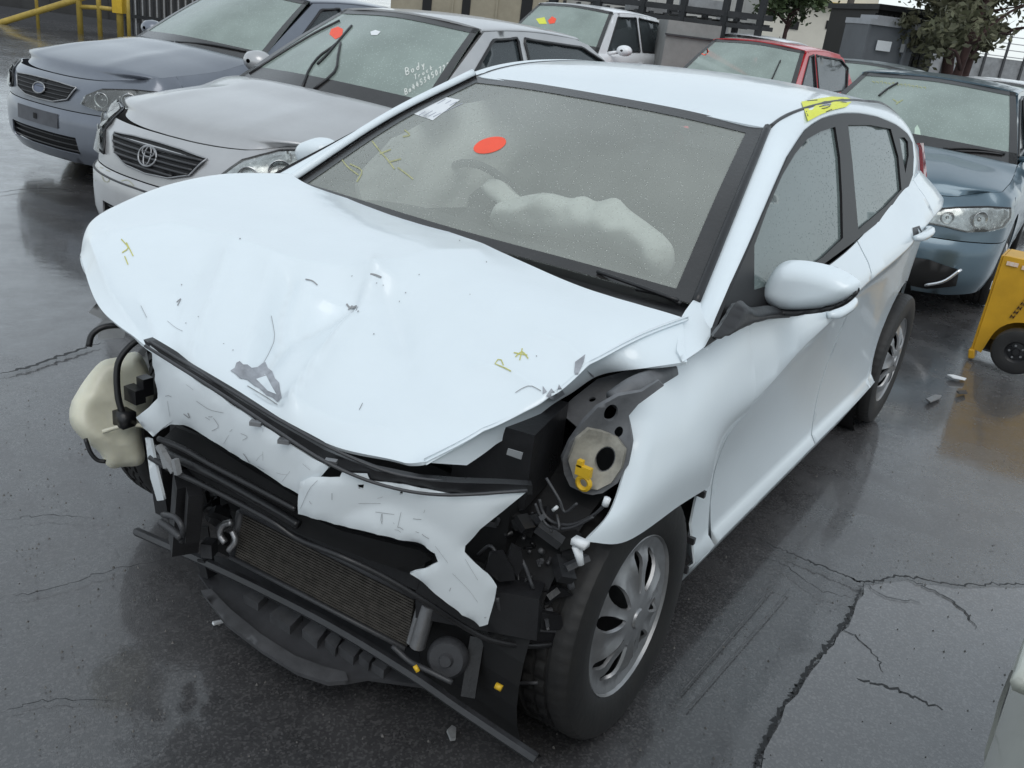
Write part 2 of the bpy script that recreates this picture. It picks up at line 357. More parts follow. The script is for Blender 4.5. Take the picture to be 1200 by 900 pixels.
    t.links.new(ad.outputs[0], wf_.inputs['Value']); t.links.new(wf_.outputs[0], b.inputs['Coat Weight']); b.inputs['Coat Roughness'].default_value = .07; b.inputs['Coat IOR'].default_value = 1.65
    b4 = t.nodes.new('ShaderNodeBump'); b4.inputs['Strength'].default_value = .06; b4.inputs['Distance'].default_value = .02; t.links.new(med.outputs['Fac'], b4.inputs['Height']); t.links.new(b4.outputs[0], b.inputs['Coat Normal'])
    return m
GND = ground_mat('wet_asphalt', (.026, .026, .028), (.100, .099, .102), .10, .34, .30, film=.48)
SLAB = ground_mat('worn_concrete', (.085, .084, .087), (.16, .157, .16), .05, .26, .24)
TAR = mat('crack_tar', (.008, .008, .009), .5, nscale=20, namt=.2)
k = 60; gx = np.concatenate([[-400, -120, -60], np.linspace(-30, 8, k), [40, 120, 400]]); gy = np.concatenate([[-400, -120, -60], np.linspace(-30, 8, k), [40, 120, 400]])
V = [(x, y, 0 if abs(x) > 35 or abs(y) > 35 else .012*noise.noise(Vector((x*.6, y*.6, 3)))-.008) for x in gx for y in gy]
ground = mesh('ground', V, grid_faces(len(gx), len(gy)), GND, ref=(0, 0, -50)); tag(ground, kind='structure')
def gp(px, py, z=.006): return at(px, py, z=z)
def jag(P, amp, n):
    Q = cr(np.array([tuple(gp(*q)) for q in P]), n)
    for i in range(n):
        Q[i][0] += amp*(noise.noise(Vector((i*.9, P[0][0], 1)))+.5*random.uniform(-1, 1)); Q[i][1] += amp*(noise.noise(Vector((i*.9, P[0][0], 7)))+.5*random.uniform(-1, 1))
    return Q
def crack(P, w, n=40, amp=.012):
    Q = jag(P, amp, n); T = np.gradient(Q, axis=0); N = np.stack([-T[:, 1], T[:, 0], 0*T[:, 0]], 1); N /= np.linalg.norm(N, axis=1, keepdims=True)+1e-9
    W_ = np.array([w*(.5+.9*abs(noise.noise(Vector((i*.5, w*100, P[0][1])))))*min(1, 4*i/n+.2, 4*(n-1-i)/n+.2) for i in range(n)])[:, None]
    V = np.concatenate([Q+N*W_*.5, Q-N*W_*.5]); V[:, 2] = .0062
    return mesh('crack', V, [(i, i+1, n+i+1, n+i) for i in range(n-1)], TAR, ground, smooth=False)
c2 = [(1012, 682), (1003, 702), (988, 732), (962, 765), (938, 798), (918, 828), (898, 864), (886, 900), (880, 940)]
c1 = [(880, 628), (930, 650), (985, 672), (1012, 682), (1060, 676), (1120, 685), (1188, 684), (1250, 688)]
for P, w, n in ((c1, .012, 120), (c2, .014, 150), ([(1060, 678), (1095, 692), (1125, 712), (1147, 737)], .010, 24), ([(955, 782), (1000, 795), (1050, 808), (1106, 832)], .014, 40), ([(1003, 702), (960, 690), (915, 660), (880, 650)], .005, 24),
                ([(0, 438), (40, 428), (80, 414), (118, 402)], .028, 30), ([(-10, 227), (40, 221), (108, 224)], .02, 20), ([(0, 700), (60, 690), (130, 668), (200, 655)], .004, 30), ([(1012, 682), (1040, 700), (1080, 705)], .005, 16), ([(0, 610), (50, 604), (110, 606)], .004, 16), ([(0, 835), (60, 820), (140, 822)], .003, 20), ([(985, 735), (1020, 760), (1035, 790)], .005, 18)):
    crack(P, w, n)
sl_ = [tuple(gp(*q))[:2] for q in [(1014, 686), (1060, 680), (1120, 689), (1188, 688), (1290, 692), (1330, 800), (1300, 960), (1000, 960), (888, 930), (890, 900), (902, 866), (922, 830), (942, 800), (966, 767), (992, 734), (1006, 706)]]
def slabz(a): return np.stack([a[:, 0]+.006*np.sin(a[:, 1]*70), a[:, 1]+.006*np.sin(a[:, 0]*60), np.full(len(a), .0045)+.003*np.sin(a[:, 0]*4)*np.cos(a[:, 1]*3)], 1)
v, f = sheet(sl_, slabz, .08); mesh('concrete_patch', v, f, SLAB, ground, ref=(-1, 1.5, -5))
LIN = mat('scraped_line', (.15, .15, .155), .5, nscale=30, namt=.3)
for a_, b_ in (((926, 690), (806, 830)), ((908, 684), (798, 812)), ((926, 690), (908, 684)), ((828, 640), (795, 682))):
    q0, q1 = gp(*a_), gp(*b_); d = (q1-q0).normalized(); nn = Vector((-d.y, d.x, 0))*.0016
    mesh('scrape_line', [q0+nn, q1+nn, q1-nn, q0-nn], [(0, 1, 2, 3)], LIN, ground, smooth=False)
# ------------------------------------------------------------------ yard behind the cars
DH = Vector((DIR.x, DIR.y, 0)).normalized(); RH = Vector((DH.y, -DH.x, 0))
def far(px, py, D): return at(px, py, n=DH, c=DH.dot(CAM_LOC)+D)
def vbox(mb, px, wpx, D, z0, z1, depth, py=10, ang=0, dx=0):
    c = far(px, py, D); w = wpx*D/FPX; R_ = Matrix((RH, DH, Vector((0, 0, 1)))).transposed() @ Matrix.Rotation(ang, 3, 'Z')
    mb.box(Vector((c.x, c.y, (z0+z1)/2))+DH*depth/2, (w, depth, z1-z0), R_); return mb
def zat(px, py, D): return far(px, py, D).z
CREAM = mat('tan_render', (.36, .32, .24), .8, nscale=1.5, namt=.15, bscale=20, bstr=.2)
DKW = mat('dark_stained_wall', (.045, .045, .045), .8, nscale=1.2, namt=.3, bscale=12, bstr=.3)
STL = mat('dark_steel', (.035, .037, .04), .5, .4, nscale=8, namt=.2); YST = mat('yellow_steel', (.50, .36, .07), .5, nscale=3, namt=.25); YBX = mat('yellow_box_paint', (.62, .40, .02), .45, nscale=3, namt=.15)
# tan building at the back
b = empty('yard_building', far(545, 5, 30), 0, 'tan rendered building with dark doorways behind the silver sedan', 'building')
def rel(o): return lambda mb_: [tuple(Vector(p)-o.location) for p in mb_.v]
def sub_mesh(mb, name, m, o, **kw):
    mb.v = rel(o)(mb); return mb.build(name, m, o, **kw)
sub_mesh(vbox(MB(), 560, 190, 30, -.1, 4.2, 8), 'wall', CREAM, b)
for px, w in ((546, 9), (617, 12), (500, 10)): sub_mesh(vbox(MB(), px, w, 29.97, 0, 2.2, .05), 'doorway', DRK, b)
sub_mesh(vbox(MB(), 560, 196, 29.9, 4.2, 4.45, 8.4), 'roof_edge', STL, b)
for px in (530, 582): sub_mesh(vbox(MB(), px, 2, 29.95, 0, 4.1, .06), 'downpipe', CREAM, b)
# dark retaining wall and yellow barrier on the left
w_ = empty('retaining_wall', far(60, 10, 23), 0, 'long dark stained wall behind the yellow barrier', 'wall')
for i in range(10): sub_mesh(vbox(MB(), -60+i*34, 33.6, 23, -.1, 1.55+.02*(i % 3), .3), 'wall_panel', DKW, w_)
sub_mesh(vbox(MB(), 90, 345, 22.9, -.05, .16, .25), 'kerb', DGR, w_)
yb = empty('yellow_barrier', far(98, 35, 20.0), 0, 'yellow tubular steel barrier with a sloping arm in front of the dark wall', 'barrier')
yb.location.z = 0
def ytube(P, r, D=20.0, nm='rail'):
    mb = MB(); mb.tube([far(*q, D) for q in P], r, 10); sub_mesh(mb, nm, YST, yb, smooth=True)
def post(px, py, top, r=.035, nm='post', m=None):
    c = far(px, py, 20.0); mb = MB(); mb.tube([(c.x, c.y, -.02), (c.x, c.y, top)], r, 10); sub_mesh(mb, nm, m or YST, yb, smooth=True)
ytube([(-40, 37), (0, 27), (88, 0), (130, -14)], .065, nm='sloping_arm'); post(44, 20, 1.5); post(94, 30, 1.6, .06); post(117, 30, 1.6, .05); post(141, 32, 1.6, .07); post(151, 32, 1.2, .04)
ytube([(94, 8), (117, 9), (141, 12)], .045); sub_mesh(vbox(MB(), 137, 11, 19.9, zat(137, 15, 20), 1.7, .2), 'counterweight', YBX, yb)
# palisade fence
fn_ = empty('palisade_fence', far(180, 20, 21.5), 0, 'dark steel bar fence beside the yellow barrier', 'fence'); fn_.location.z = 0
for i in range(24): sub_mesh(vbox(MB(), 146+i*4.2, 1.5, 21.5, 0, 1.35, .03), 'bar', ALU if i % 2 else STL, fn_)
for z in (.35, 1.15): sub_mesh(vbox(MB(), 194, 104, 21.46, z, z+.07, .05), 'rail', STL, fn_)
# long pale shed behind the rack
sh_ = empty('pale_shed', far(790, 10, 36), 0, 'long pale grey shed closing the back of the yard behind the rack', 'shed'); sh_.location.z = 0
SHM = mat('pale_cladding', (.50, .50, .48), .7, nscale=.8, namt=.08)
for i in range(14): sub_mesh(vbox(MB(), 655+i*17.5, 17.2, 36-.03*(i % 2), 0, 5.5, .4), 'cladding_sheet', SHM, sh_)
for px in (700, 790, 850): sub_mesh(vbox(MB(), px, 14, 35.9, .0, 2.3, .08), 'roller_door', DGR if px == 790 else PRI, sh_)
# dark steel storage rack with a loaded top behind the ute
rk = empty('storage_rack', far(750, 20, 15), 0, 'long dark steel storage rack across the back of the yard', 'rack'); rk.location.z = 0
D = 15.0
for px in (648, 700, 752, 800, 850, 893):
    for dd in (0, 2.0): c = far(px, 15, D)+DH*dd; sub_mesh(MB().box((c.x, c.y, 1.1), (.09, .09, 2.2)), 'post', STL, rk)
for py, th in ((4, .08), (17, .06)):
    for dd in (0, 2.0):
        mb = MB(); a_, b_ = far(640, py-13, D)+DH*dd, far(905, py+18, D)+DH*dd; mb.bar(a_, b_, .07, th); sub_mesh(mb, 'beam', STL, rk)
for i in range(16): mb = MB(); a_ = far(645+i*17, 0+i*2.1, D); mb.bar(a_, a_+DH*2.0, .05, .05); sub_mesh(mb, 'slat', STL, rk)
for px, py, wd, hh, m_ in ((760, 6, 40, .10, PRI), (830, 8, 44, .20, PRI)):
    c = far(px, py+6, D)+DH*1.0; sub_mesh(vbox(MB(), px, wd, D+.3, zat(px, py+8, D), zat(px, py+8, D)+hh, 1.2), 'stored_panel', m_, rk)
# grey canvas covered crate
cv = empty('covered_crate', far(813, 40, 13), 0, 'pale grey covered crate between the white ute and red hatchback', 'crate'); cv.location.z = 0
sub_mesh(vbox(MB(), 818, 58, 13, 0, zat(815, 27, 13), 1.2), 'cover', mat('grey_canvas', (.30, .30, .29), .85, nscale=3, namt=.15, bscale=9, bstr=.4), cv)
sub_mesh(vbox(MB(), 818, 60, 12.96, zat(815, 45, 13), zat(815, 43, 13), .05), 'strap', DGR, cv)
# house with yellow eaves on the far right
hs = empty('far_house', far(955, 30, 48), 0, 'pale cream house with yellow eaves beyond the trees', 'house'); hs.location.z = 0
HWL = mat('cream_wall', (.66, .63, .55), .8, nscale=.6, namt=.08)
sub_mesh(vbox(MB(), 965, 150, 48, 0, zat(960, 4, 48), 8), 'wall', HWL, hs)
sub_mesh(vbox(MB(), 965, 156, 47.6, zat(960, 5, 48), zat(960, 1, 48), 8.8), 'eaves', mat('yellow_fascia', (.62, .45, .12), .6, nscale=1, namt=.1), hs)
sub_mesh(vbox(MB(), 955, 130, 48, zat(960, 1, 48), zat(960, -35, 48), 8), 'upper_storey', HWL, hs)
for px, py in ((978, 30), (935, 30)): sub_mesh(vbox(MB(), px, 10, 47.95, zat(px, py+5, 48), zat(px, py-5, 48), .08), 'window', GLS0 if False else BLKG, hs)
pl = mesh('power_pole', *(lambda m_: (m_.v, m_.f))(MB().tube([tuple(far(988, 40, 36).xy)+(0,), tuple(far(988, 40, 36).xy)+(8.5,)], [.14, .10], 10)), mat('grey_timber', (.16, .14, .12), .8, nscale=4, namt=.25)); tag(pl, 'grey timber power pole rising beside the cream house', 'pole')
# portable toilet and black container
pt = empty('portable_toilet', far(1048, 60, 17.0), 0, 'grey portable toilet with a white notice on its side', 'toilet'); pt.location.z = 0
TOI = mat('toilet_plastic', (.13, .14, .155), .45, nscale=2, namt=.12, bscale=20, bstr=.15); TOR = mat('toilet_roof', (.40, .41, .43), .5, nscale=3, namt=.1)
zt = zat(1040, 31, 17)
sub_mesh(vbox(MB(), 1049, 54, 17.0, .05, zt, 1.0, ang=.12), 'cabin', TOI, pt)
sub_mesh(vbox(MB(), 1050, 56, 16.95, zt, zt+.09, 1.05, ang=.12), 'roof', TOR, pt); sub_mesh(vbox(MB(), 1050, 40, 17.1, zt+.09, zt+.16, .7, ang=.12), 'vent_cap', TOR, pt)
for px in (1025, 1073): sub_mesh(vbox(MB(), px, 3, 16.93, .05, zt, .05, ang=.12), 'corner_post', TOI, pt)
sub_mesh(vbox(MB(), 1047, 16, 16.92, zat(1036, 60, 17), zat(1036, 48, 17), .02, ang=.12), 'notice', PAP, pt)
sub_mesh(vbox(MB(), 1070, 4, 16.9, zat(1061, 62, 17), zat(1061, 52, 17), .02, ang=.12), 'latch', PRI, pt)
ct = empty('steel_container', far(1045, 60, 19), 0, 'black steel container standing behind the portable toilet', 'container'); ct.location.z = 0
CTM = mat('black_container', (.012, .012, .013), .5, nscale=3, namt=.2); zc = zat(1045, 12, 19)
sub_mesh(vbox(MB(), 1062, 72, 19, .1, zc, 2.4, ang=.1), 'body', CTM, ct)
for i in range(12): sub_mesh(vbox(MB(), 1029+i*6.0, 3.0, 18.9, .15, zc-.08, .06, ang=.0), 'rib', CTM, ct)
sub_mesh(vbox(MB(), 1062, 74, 18.88, zc-.02, zc+.08, 2.6, ang=.1), 'top_rail', STL, ct)
# wall and mesh fence at far right
fw = empty('mesh_fence', far(1170, 70, 24), 0, 'grey wall topped by a wire mesh fence beneath the tree', 'fence'); fw.location.z = 0
sub_mesh(vbox(MB(), 1180, 190, 24, 0, zat(1170, 68, 24), .2), 'wall', PRI, fw)
for i in range(9): sub_mesh(vbox(MB(), 1100+i*24, 2.2, 23.95, 0, zat(1170, 40, 24), .05), 'post', DGR, fw)
for py in (42, 50, 58, 66): sub_mesh(vbox(MB(), 1180, 190, 23.97, zat(1170, py, 24), zat(1170, py, 24)+.02, .02), 'wire', ALU, fw)
# trees and bushes: trunks, limbs and many small leaves
def leaf_mat(n, a, b_): return mat(n, a, .6, nscale=1.3, namt=.3, col2=b_)
LFA = leaf_mat('olive_leaves', (.15, .155, .085), (.075, .070, .042)); LFB = leaf_mat('green_leaves', (.07, .10, .035), (.025, .045, .018)); BRK = mat('bark', (.085, .045, .04), .9, nscale=6, namt=.3, bscale=14, bstr=.5)
def tree(name, label, loc, trunks, crown, n, leaf, m, group=None, seed=1):
    rnd = random.Random(seed); o = empty(name, loc, 0, label, 'tree' if 'tree' in name else 'bush', group)
    mb = MB()
    for (x0, y0, x1, y1, h, r) in trunks:
        mb = MB(); mb.tube([(x0, y0, -.05), (x0+(x1-x0)*.3, y0+(y1-y0)*.25, h*.35), (x0+(x1-x0)*.7, y0+(y1-y0)*.75, h*.7), (x1, y1, h)], [r, r*.8, r*.55, r*.2], 8, 12)
        tr_ = mb.build('trunk', BRK, o, True)
        for q in range(5):
            t = rnd.uniform(.4, .95); p = Vector((x0+(x1-x0)*t, y0+(y1-y0)*t, h*t)); d = Vector((rnd.uniform(-1, 1), rnd.uniform(-1, 1), rnd.uniform(.2, .9)))*h*.28
            mb = MB(); mb.tube([p, p+d*.5+Vector((0, 0, .1)), p+d], [r*.4, r*.25, r*.08], 6, 6); mb.build('limb', BRK, tr_, True)
    V = []; F = []; cl = []
    for (cx, cy, cz, rx, ry, rz) in crown:
        for q in range(max(6, int(n/len(crown)/55))):
            u = Vector((rnd.gauss(0, 1), rnd.gauss(0, 1), rnd.gauss(0, 1))).normalized()*rnd.uniform(.45, 1.08); cl.append((cx+u.x*rx, cy+u.y*ry, cz+u.z*rz, rnd.uniform(.16, .34)*max(rx, rz)))
    for q in range(n):
        c = rnd.choice(cl); p = Vector((c[0]+rnd.gauss(0, .55)*c[3], c[1]+rnd.gauss(0, .55)*c[3], c[2]+rnd.gauss(0, .45)*c[3])); s_ = leaf*rnd.uniform(.6, 1.4)
        a_ = Vector((rnd.gauss(0, 1), rnd.gauss(0, 1), rnd.gauss(0, .7))).normalized(); b_ = a_.orthogonal().normalized(); b_.rotate(Matrix.Rotation(rnd.uniform(0, 6), 3, a_)); k0 = len(V)
        V += [p-a_*s_, p+b_*s_*.45, p+a_*s_, p-b_*s_*.45]; F.append((k0, k0+1, k0+2, k0+3))
    cr_ = mesh('crown', [tuple(q) for q in V], F, m, o, smooth=False)
    return o
tl = far(1120, 70, 17.5); tree('gum_tree', 'dark brownish green multi stemmed tree at the right edge of the yard', (tl.x, tl.y, 0), [(0, 0, -.6, .3, 3.4, .14), (.35, .1, .9, -.2, 3.6, .13), (-.3, .1, -.1, .3, 3.8, .12), (.9, .2, 1.8, .5, 3.3, .10)], [(-.4, 0, 3.2, 1.2, 1.2, 1.0), (.9, 0, 3.4, 1.4, 1.3, 1.2), (2.0, .3, 3.0, 1.2, 1.2, 1.0), (.2, .2, 4.4, 1.6, 1.4, 1.2), (.6, -.2, 2.2, .9, .8, .6), (-.5, .0, 2.1, .5, .6, .4)], 10500, .07, LFA, seed=3)
tl = far(925, 20, 34); tree('street_tree', 'small green tree in front of the cream house', (tl.x, tl.y, 0), [(0, 0, .1, 0, 2.6, .13)], [(0, 0, 3.0, 1.2, 1.2, .9), (.3, 0, 4.0, 1.0, 1.0, .8)], 4200, .11, LFB, seed=5)
for i, (px, D_, h, lb) in enumerate(((952, 30, 1.1, 'rounded green bush left of the power pole'), (975, 31, .9, 'low green bush directly below the power pole'), (1000, 33, 1.15, 'green bush next to the black container'))):
    tl = far(px, 50, D_); tree('garden_bush', lb, (tl.x, tl.y, 0), [(0, 0, .1, 0, h*.7, .05)], [(0, 0, h*.75, .75, .7, h*.5), (.4, 0, h*.6, .5, .5, h*.4)], 2200, .07, LFB, 'bushes by the far house', seed=20+i)
# ------------------------------------------------------------------ the white crashed hatchback (x forward, y to its left, origin under its front axle)
WHT = paint('white_paint', (.75, .82, .86), 0, .28, .03)
GLS = glass('misted_side_glass', (.16, .20, .195), .80, .10, 110, .3, .08)
WSG = glass('misted_windscreen', (.78, .82, .75), .29, .12, 105, .9, .035)
car = empty('crashed_hatchback', (0, 0, 0), 0, 'white hatchback with crumpled bonnet, torn front bumper and missing headlights', 'car')
REF = (-1.3, 0, .6)
def sideY(a):
    a = np.asarray(a); X, Z = a[:, 0], a[:, 1]
    zc = herm([-3.3, -3.0, -2.6, -2.23, -1.93, -1.36, -1.03, -.77, -.56, -.40, -.30, .4], [.97, 1.0, 1.0, .978, .93, .893, .842, .813, .767, .735, .68, .66], X)
    yc = herm([-3.3, -3.2, -3.08, -2.9, -2.57, -2.1, -1.6, -1, -.5, -.3, .4], [.48, .62, .71, .772, .818, .842, .850, .850, .846, .840, .80], X)
    zb = herm([-3.3, -3.0, -2.6, -2.36, -1.92, -1.6, -1.23, -.8, -.4, .4], [1.05, 1.10, 1.13, 1.12, 1.07, 1.025, .985, .965, .96, .95], X)
    yb = herm([-3.3, -3.2, -3.0, -2.7, -2.4, -1.92, -1.23, -.8, -.2, .4], [.38, .54, .61, .672, .708, .737, .775, .783, .777, .76], X)
    tp = np.maximum(0, .846-yc)*.9; Y = np.empty(len(X))
    for i in range(len(X)):
        if Z[i] <= zc[i]: zn, yn = [.12, .19, .284, .300, .316, .50, zc[i]-.11, zc[i]-.04, zc[i]], [.74-tp[i], .775-tp[i], .814-tp[i], .822-tp[i], .798-tp[i], .782-tp[i], yc[i]-.046, yc[i]-.030, yc[i]]
        else: zn, yn = [zc[i], zc[i]+.5*(zb[i]-zc[i]), zb[i], zb[i]+.3], [yc[i], .5*(yc[i]+yb[i])+.008, yb[i], yb[i]-.14]
        Y[i] = herm(zn, yn, Z[i])
    return Y
def zcr(x): return herm([-3.3, -3.0, -2.6, -2.23, -1.93, -1.36, -1.03, -.77, -.56, -.40, -.30, .4], [.97, 1.0, 1.0, .978, .93, .893, .842, .813, .767, .735, .68, .66], x)
CREASE = [[(x, float(zcr(x))+d) for x in np.linspace(-3.25, -.32, 60)] for d in (-.005, .005)]
ROCK = [[(x, z) for x in np.linspace(-2.3, -.36, 40)] for z in (.284, .300, .316)]
def side(a, s=1, off=0):
    a = np.asarray(a); return np.stack([a[:, 0], s*(sideY(a)+off), a[:, 1]], 1)
def arc(cx, cz, r, a0, a1, n): return [(cx+r*math.cos(rad(a0+(a1-a0)*i/(n-1))), cz+r*math.sin(rad(a0+(a1-a0)*i/(n-1)))) for i in range(n)]
def belt(x): return float(herm([-3.3, -3.0, -2.6, -2.36, -1.92, -1.6, -1.23, -.8, -.4, .4], [1.05, 1.10, 1.13, 1.12, 1.07, 1.025, .985, .965, .96, .95], x))
RA = arc(-2.57, .305, .352, 166, 14, 15)          # rear arch, from the back to the front
def beltline(x0, x1, n): return [(x, belt(x)) for x in np.linspace(x0, x1, n)]
door_f = [(-.425, .945), (-.43, .80), (-.435, .6), (-.46, .42), (-.50, .262), (-1.375, .262), (-1.38, .5), (-1.40, .8), (-1.43, belt(-1.43))] + beltline(-1.38, -.48, 12)
arch_in = [p for p in arc(-2.57, .305, .40, 14, 80, 9)]
door_r = [(-1.440, belt(-1.440)), (-1.410, .8), (-1.390, .5), (-1.385, .262), (-2.12, .262), (-2.17, .36)] + arch_in[1:6] + [(-2.34, .80), (-2.40, .98), (-2.39, belt(-2.39)-.004)] + beltline(-2.33, -1.5, 11)
quarter = [(-2.396, belt(-2.396)), (-2.406, .98), (-2.346, .80)] + [(x-.005, z+.003) for x, z in reversed(arch_in[1:6])] + [(-2.176, .355), (-2.13, .268), (-2.225, .262)] + list(reversed(RA)) + [(-2.93, .40), (-2.93, .62), (-3.30, .66), (-3.31, 1.04), (-3.05, 1.09), (-2.8, belt(-2.8)), (-2.6, belt(-2.6))]
sill = [(-.36, .255), (-.40, .175), (-2.22, .175), (-2.222, .256)]
rbump = [(-2.915, .20), (-2.925, .40), (-2.925, .615), (-3.30, .655), (-3.31, .30), (-3.2, .19)]
for s in (1, -1):
    for nm, ol in (('front_door', door_f), ('rear_door', door_r), ('quarter_panel', quarter), ('side_sill', sill), ('rear_bumper', rbump)):
        v, f = sheet(ol, lambda a: side(a, s), .034, lines=CREASE+ROCK if nm in ('front_door', 'rear_door', 'quarter_panel') else ())
        o = mesh(nm, v, f, WHT, car, ref=REF, thick=.012)
        if nm == 'front_door': fdoor = o
        if nm == 'rear_door': rdoor = o
    for dr, hx, hz in ((fdoor, -1.06, .87), (rdoor, -2.10, .963)):
        y = float(sideY([(hx, hz)])[0]); mb = MB()
        P = [(hx+.10, s*(y+.004), hz-.004), (hx+.07, s*(y+.022), hz), (hx-.02, s*(y+.028), hz+.004), (hx-.09, s*(y+.022), hz+.006), (hx-.115, s*(y+.002), hz+.006)]
        mb.tube(P, [.010, .017, .018, .017, .010], 8, 14); mb.build('door_handle', WHT, dr, True)
        mesh('handle_recess', *sheet([(hx-.03, hz-.022), (hx+.06, hz-.022), (hx+.075, hz+.0), (hx+.055, hz+.024), (hx-.03, hz+.024)], lambda a: side(a, s, .0015), .03), DGR, dr)
# left front wing: crushed, gap to the bonnet, headlight gone
cols = [[(733, 474, .735), (738, 518, .765), (733, 548, .782), (716, 598, .795), (686, 635, .80)],
        [(757, 455, .745), (764, 500, .785), (762, 540, .808), (752, 588, .825), (735, 634, .825)],
        [(792, 430, .757), (798, 480, .80), (799, 520, .825), (799, 556, .840), (797, 592, .838)],
        [(820, 409, .768), (830, 455, .812), (835, 498, .838), (837, 535, .846), (833, 568, .836)]]
g = [[tuple(at(px, py, y=y)) for px, py, y in c] for c in cols]
rear = side([(-.425, .945), (-.428, .86), (-.432, .75), (-.433, .64), (-.435, .53)])
mid = side([(-.36, .948), (-.37, .86), (-.37, .75), (-.375, .64), (-.375, .53)]); mid[1:4, 1] += .004
g += [[tuple(p) for p in mid], [tuple(p) for p in rear]]
v, f = patch(g, 46, 40)
def front_arch(a):
    return side(a)
v2, f2 = sheet([(-.372, .532), (-.352, .47), (-.345, .40), (-.34, .30), (-.345, .225), (-.37, .18), (-.47, .27), (-.455, .42), (-.436, .53)], front_arch, .03)
v = np.concatenate([v, v2]); f = list(f)+[tuple(i+46*40 for i in q) for q in orient(v2, f2, REF)] if True else f
fg = orient(v[:46*40], f[:len(grid_faces(46, 40))], REF)
f = fg+f[len(fg):]
fender = mesh('front_fender', v, f, WHT, car, thick=.006)
# inner arch lining and mud liner
mb = MB(); mb.lathe([(.36, 0), (.375, .28)], (0, .46, .305), (0, 1, 0), 40); lin = mb.build('wheel_arch_liner', DRK, car)
mb = MB(); mb.lathe([(.352, 0), (.36, .30)], (-2.57, .46, .305), (0, 1, 0), 40); mb.lathe([(.352, 0), (.36, .30)], (-2.57, -.76, .305), (0, 1, 0), 40); mb.build('wheel_arch_liner', DRK, car)
mb = MB()
for z in (.50, .36, .27): mb.box((-.337, .79, z), (.012, .03, .018))
mb.build('liner_clip', DGR, car)
# right wing is gone; only the inner panel and rear stump remain
v, f = sheet([(-.36, .95), (-.15, .93), (-.12, .80), (-.28, .70), (-.345, .55), (-.345, .20), (-.45, .19), (-.43, .6), (-.425, .95)], lambda a: side(a, -1), .05)
mesh('front_fender', v, f, WHT, car, ref=REF, thick=.006)['label'] = 'torn rear stump of the right front wing'
# ---- cabin ring: pillars and roof rails
def wpl(off=0): return dict(n=(0, 1, .465), c=1.231+off)
E2 = [tuple(at(*p, **wpl())) for p in [(825, 408), (840, 382), (860, 332), (879, 288), (894, 252), (909, 217), (924, 183), (945, 151.5), (966, 138), (987, 133), (1008, 133), (1029, 137), (1050, 146), (1063, 156), (1069.5, 167), (1071, 184), (1070, 205), (1063, 224)]]
we = cr(np.array([(-.25, .695, .955), (-.297, .684, .985), (-.655, .606, 1.188), (-1.0, .523, 1.341)]), 7)
E1 = [tuple(p+np.array([-.004, .014, .004])) for p in we]
E1 += [(-1.14, .534, 1.374), (-1.33, .537, 1.396), (-1.56, .536, 1.409), (-1.80, .532, 1.412), (-2.06, .525, 1.405), (-2.32, .52, 1.395), (-2.58, .515, 1.36), (-2.76, .53, 1.31), (-2.88, .56, 1.25), (-2.98, .585, 1.18), (-3.06, .60, 1.10)]
E1, E2 = np.array(E1), np.array(E2)
def ringmid(k, b):
    m = E1*(1-k)+E2*k; n = np.cross(np.gradient(E1, axis=0), E2-E1); n /= np.linalg.norm(n, axis=1, keepdims=True)
    n *= np.sign((n*(m-np.array([-1.4, 0, .9]))).sum(1, keepdims=True)); return m+n*b
rows = [ringmid(.0, -.012), ringmid(.04, .003), ringmid(.35, .013), ringmid(.7, .013), ringmid(.96, .003), ringmid(1, -.010)]
for s in (1, -1):
    v, f = patch([r*np.array([1, s, 1]) for r in rows], 26, 90); mesh('roof_pillar_rail', v, f, WHT, car, ref=(-1.4, 0, .9))
# ---- side windows: black frame with three panes
fo = [(825, 408), (840, 382), (860, 332), (879, 288), (894, 252), (909, 217), (924, 183), (945, 151.5), (966, 138), (987, 133), (1008, 133), (1029, 137), (1050, 146), (1063, 156), (1069.5, 167), (1071, 184), (1070, 205), (1063, 224), (1050, 240), (1029, 261), (1000, 284), (966, 309), (935, 335), (900, 366), (868, 382), (850, 391)]
p1 = [(884, 340), (884, 288), (899, 246), (917, 205), (932, 180), (946, 163), (962, 154), (979, 148.5), (984.5, 184), (987, 230), (988, 279), (965, 301), (930, 325)]
p2 = [(994, 146.5), (1020, 146.5), (1044, 151), (1053, 184), (1056.5, 222), (1038, 242), (1006, 269), (1002, 225), (999, 190)]
p3 = [(1054, 161), (1060, 161), (1064, 166), (1065, 182), (1061, 203)]
def wmap(off, s):
    def fn(a):
        P = np.array([tuple(at(px, py, **wpl(off))) for px, py in a]); P[:, 1] *= s; return P
    return fn
for s in (1, -1):
    v, f = sheet(fo, wmap(.006, s), 6, [p1, p2, p3]); fr = mesh('window_frame', v, f, BLKG, car, smooth=False, ref=REF, thick=.016)
    for pn in (p1, p2, p3):
        c = np.mean(pn, 0); big = [tuple(c+(np.array(q)-c)*1.04) for q in pn]
        v, f = sheet(big, wmap(-.003, s), 9); mesh('window_pane', v, f, GLS, car, ref=REF)
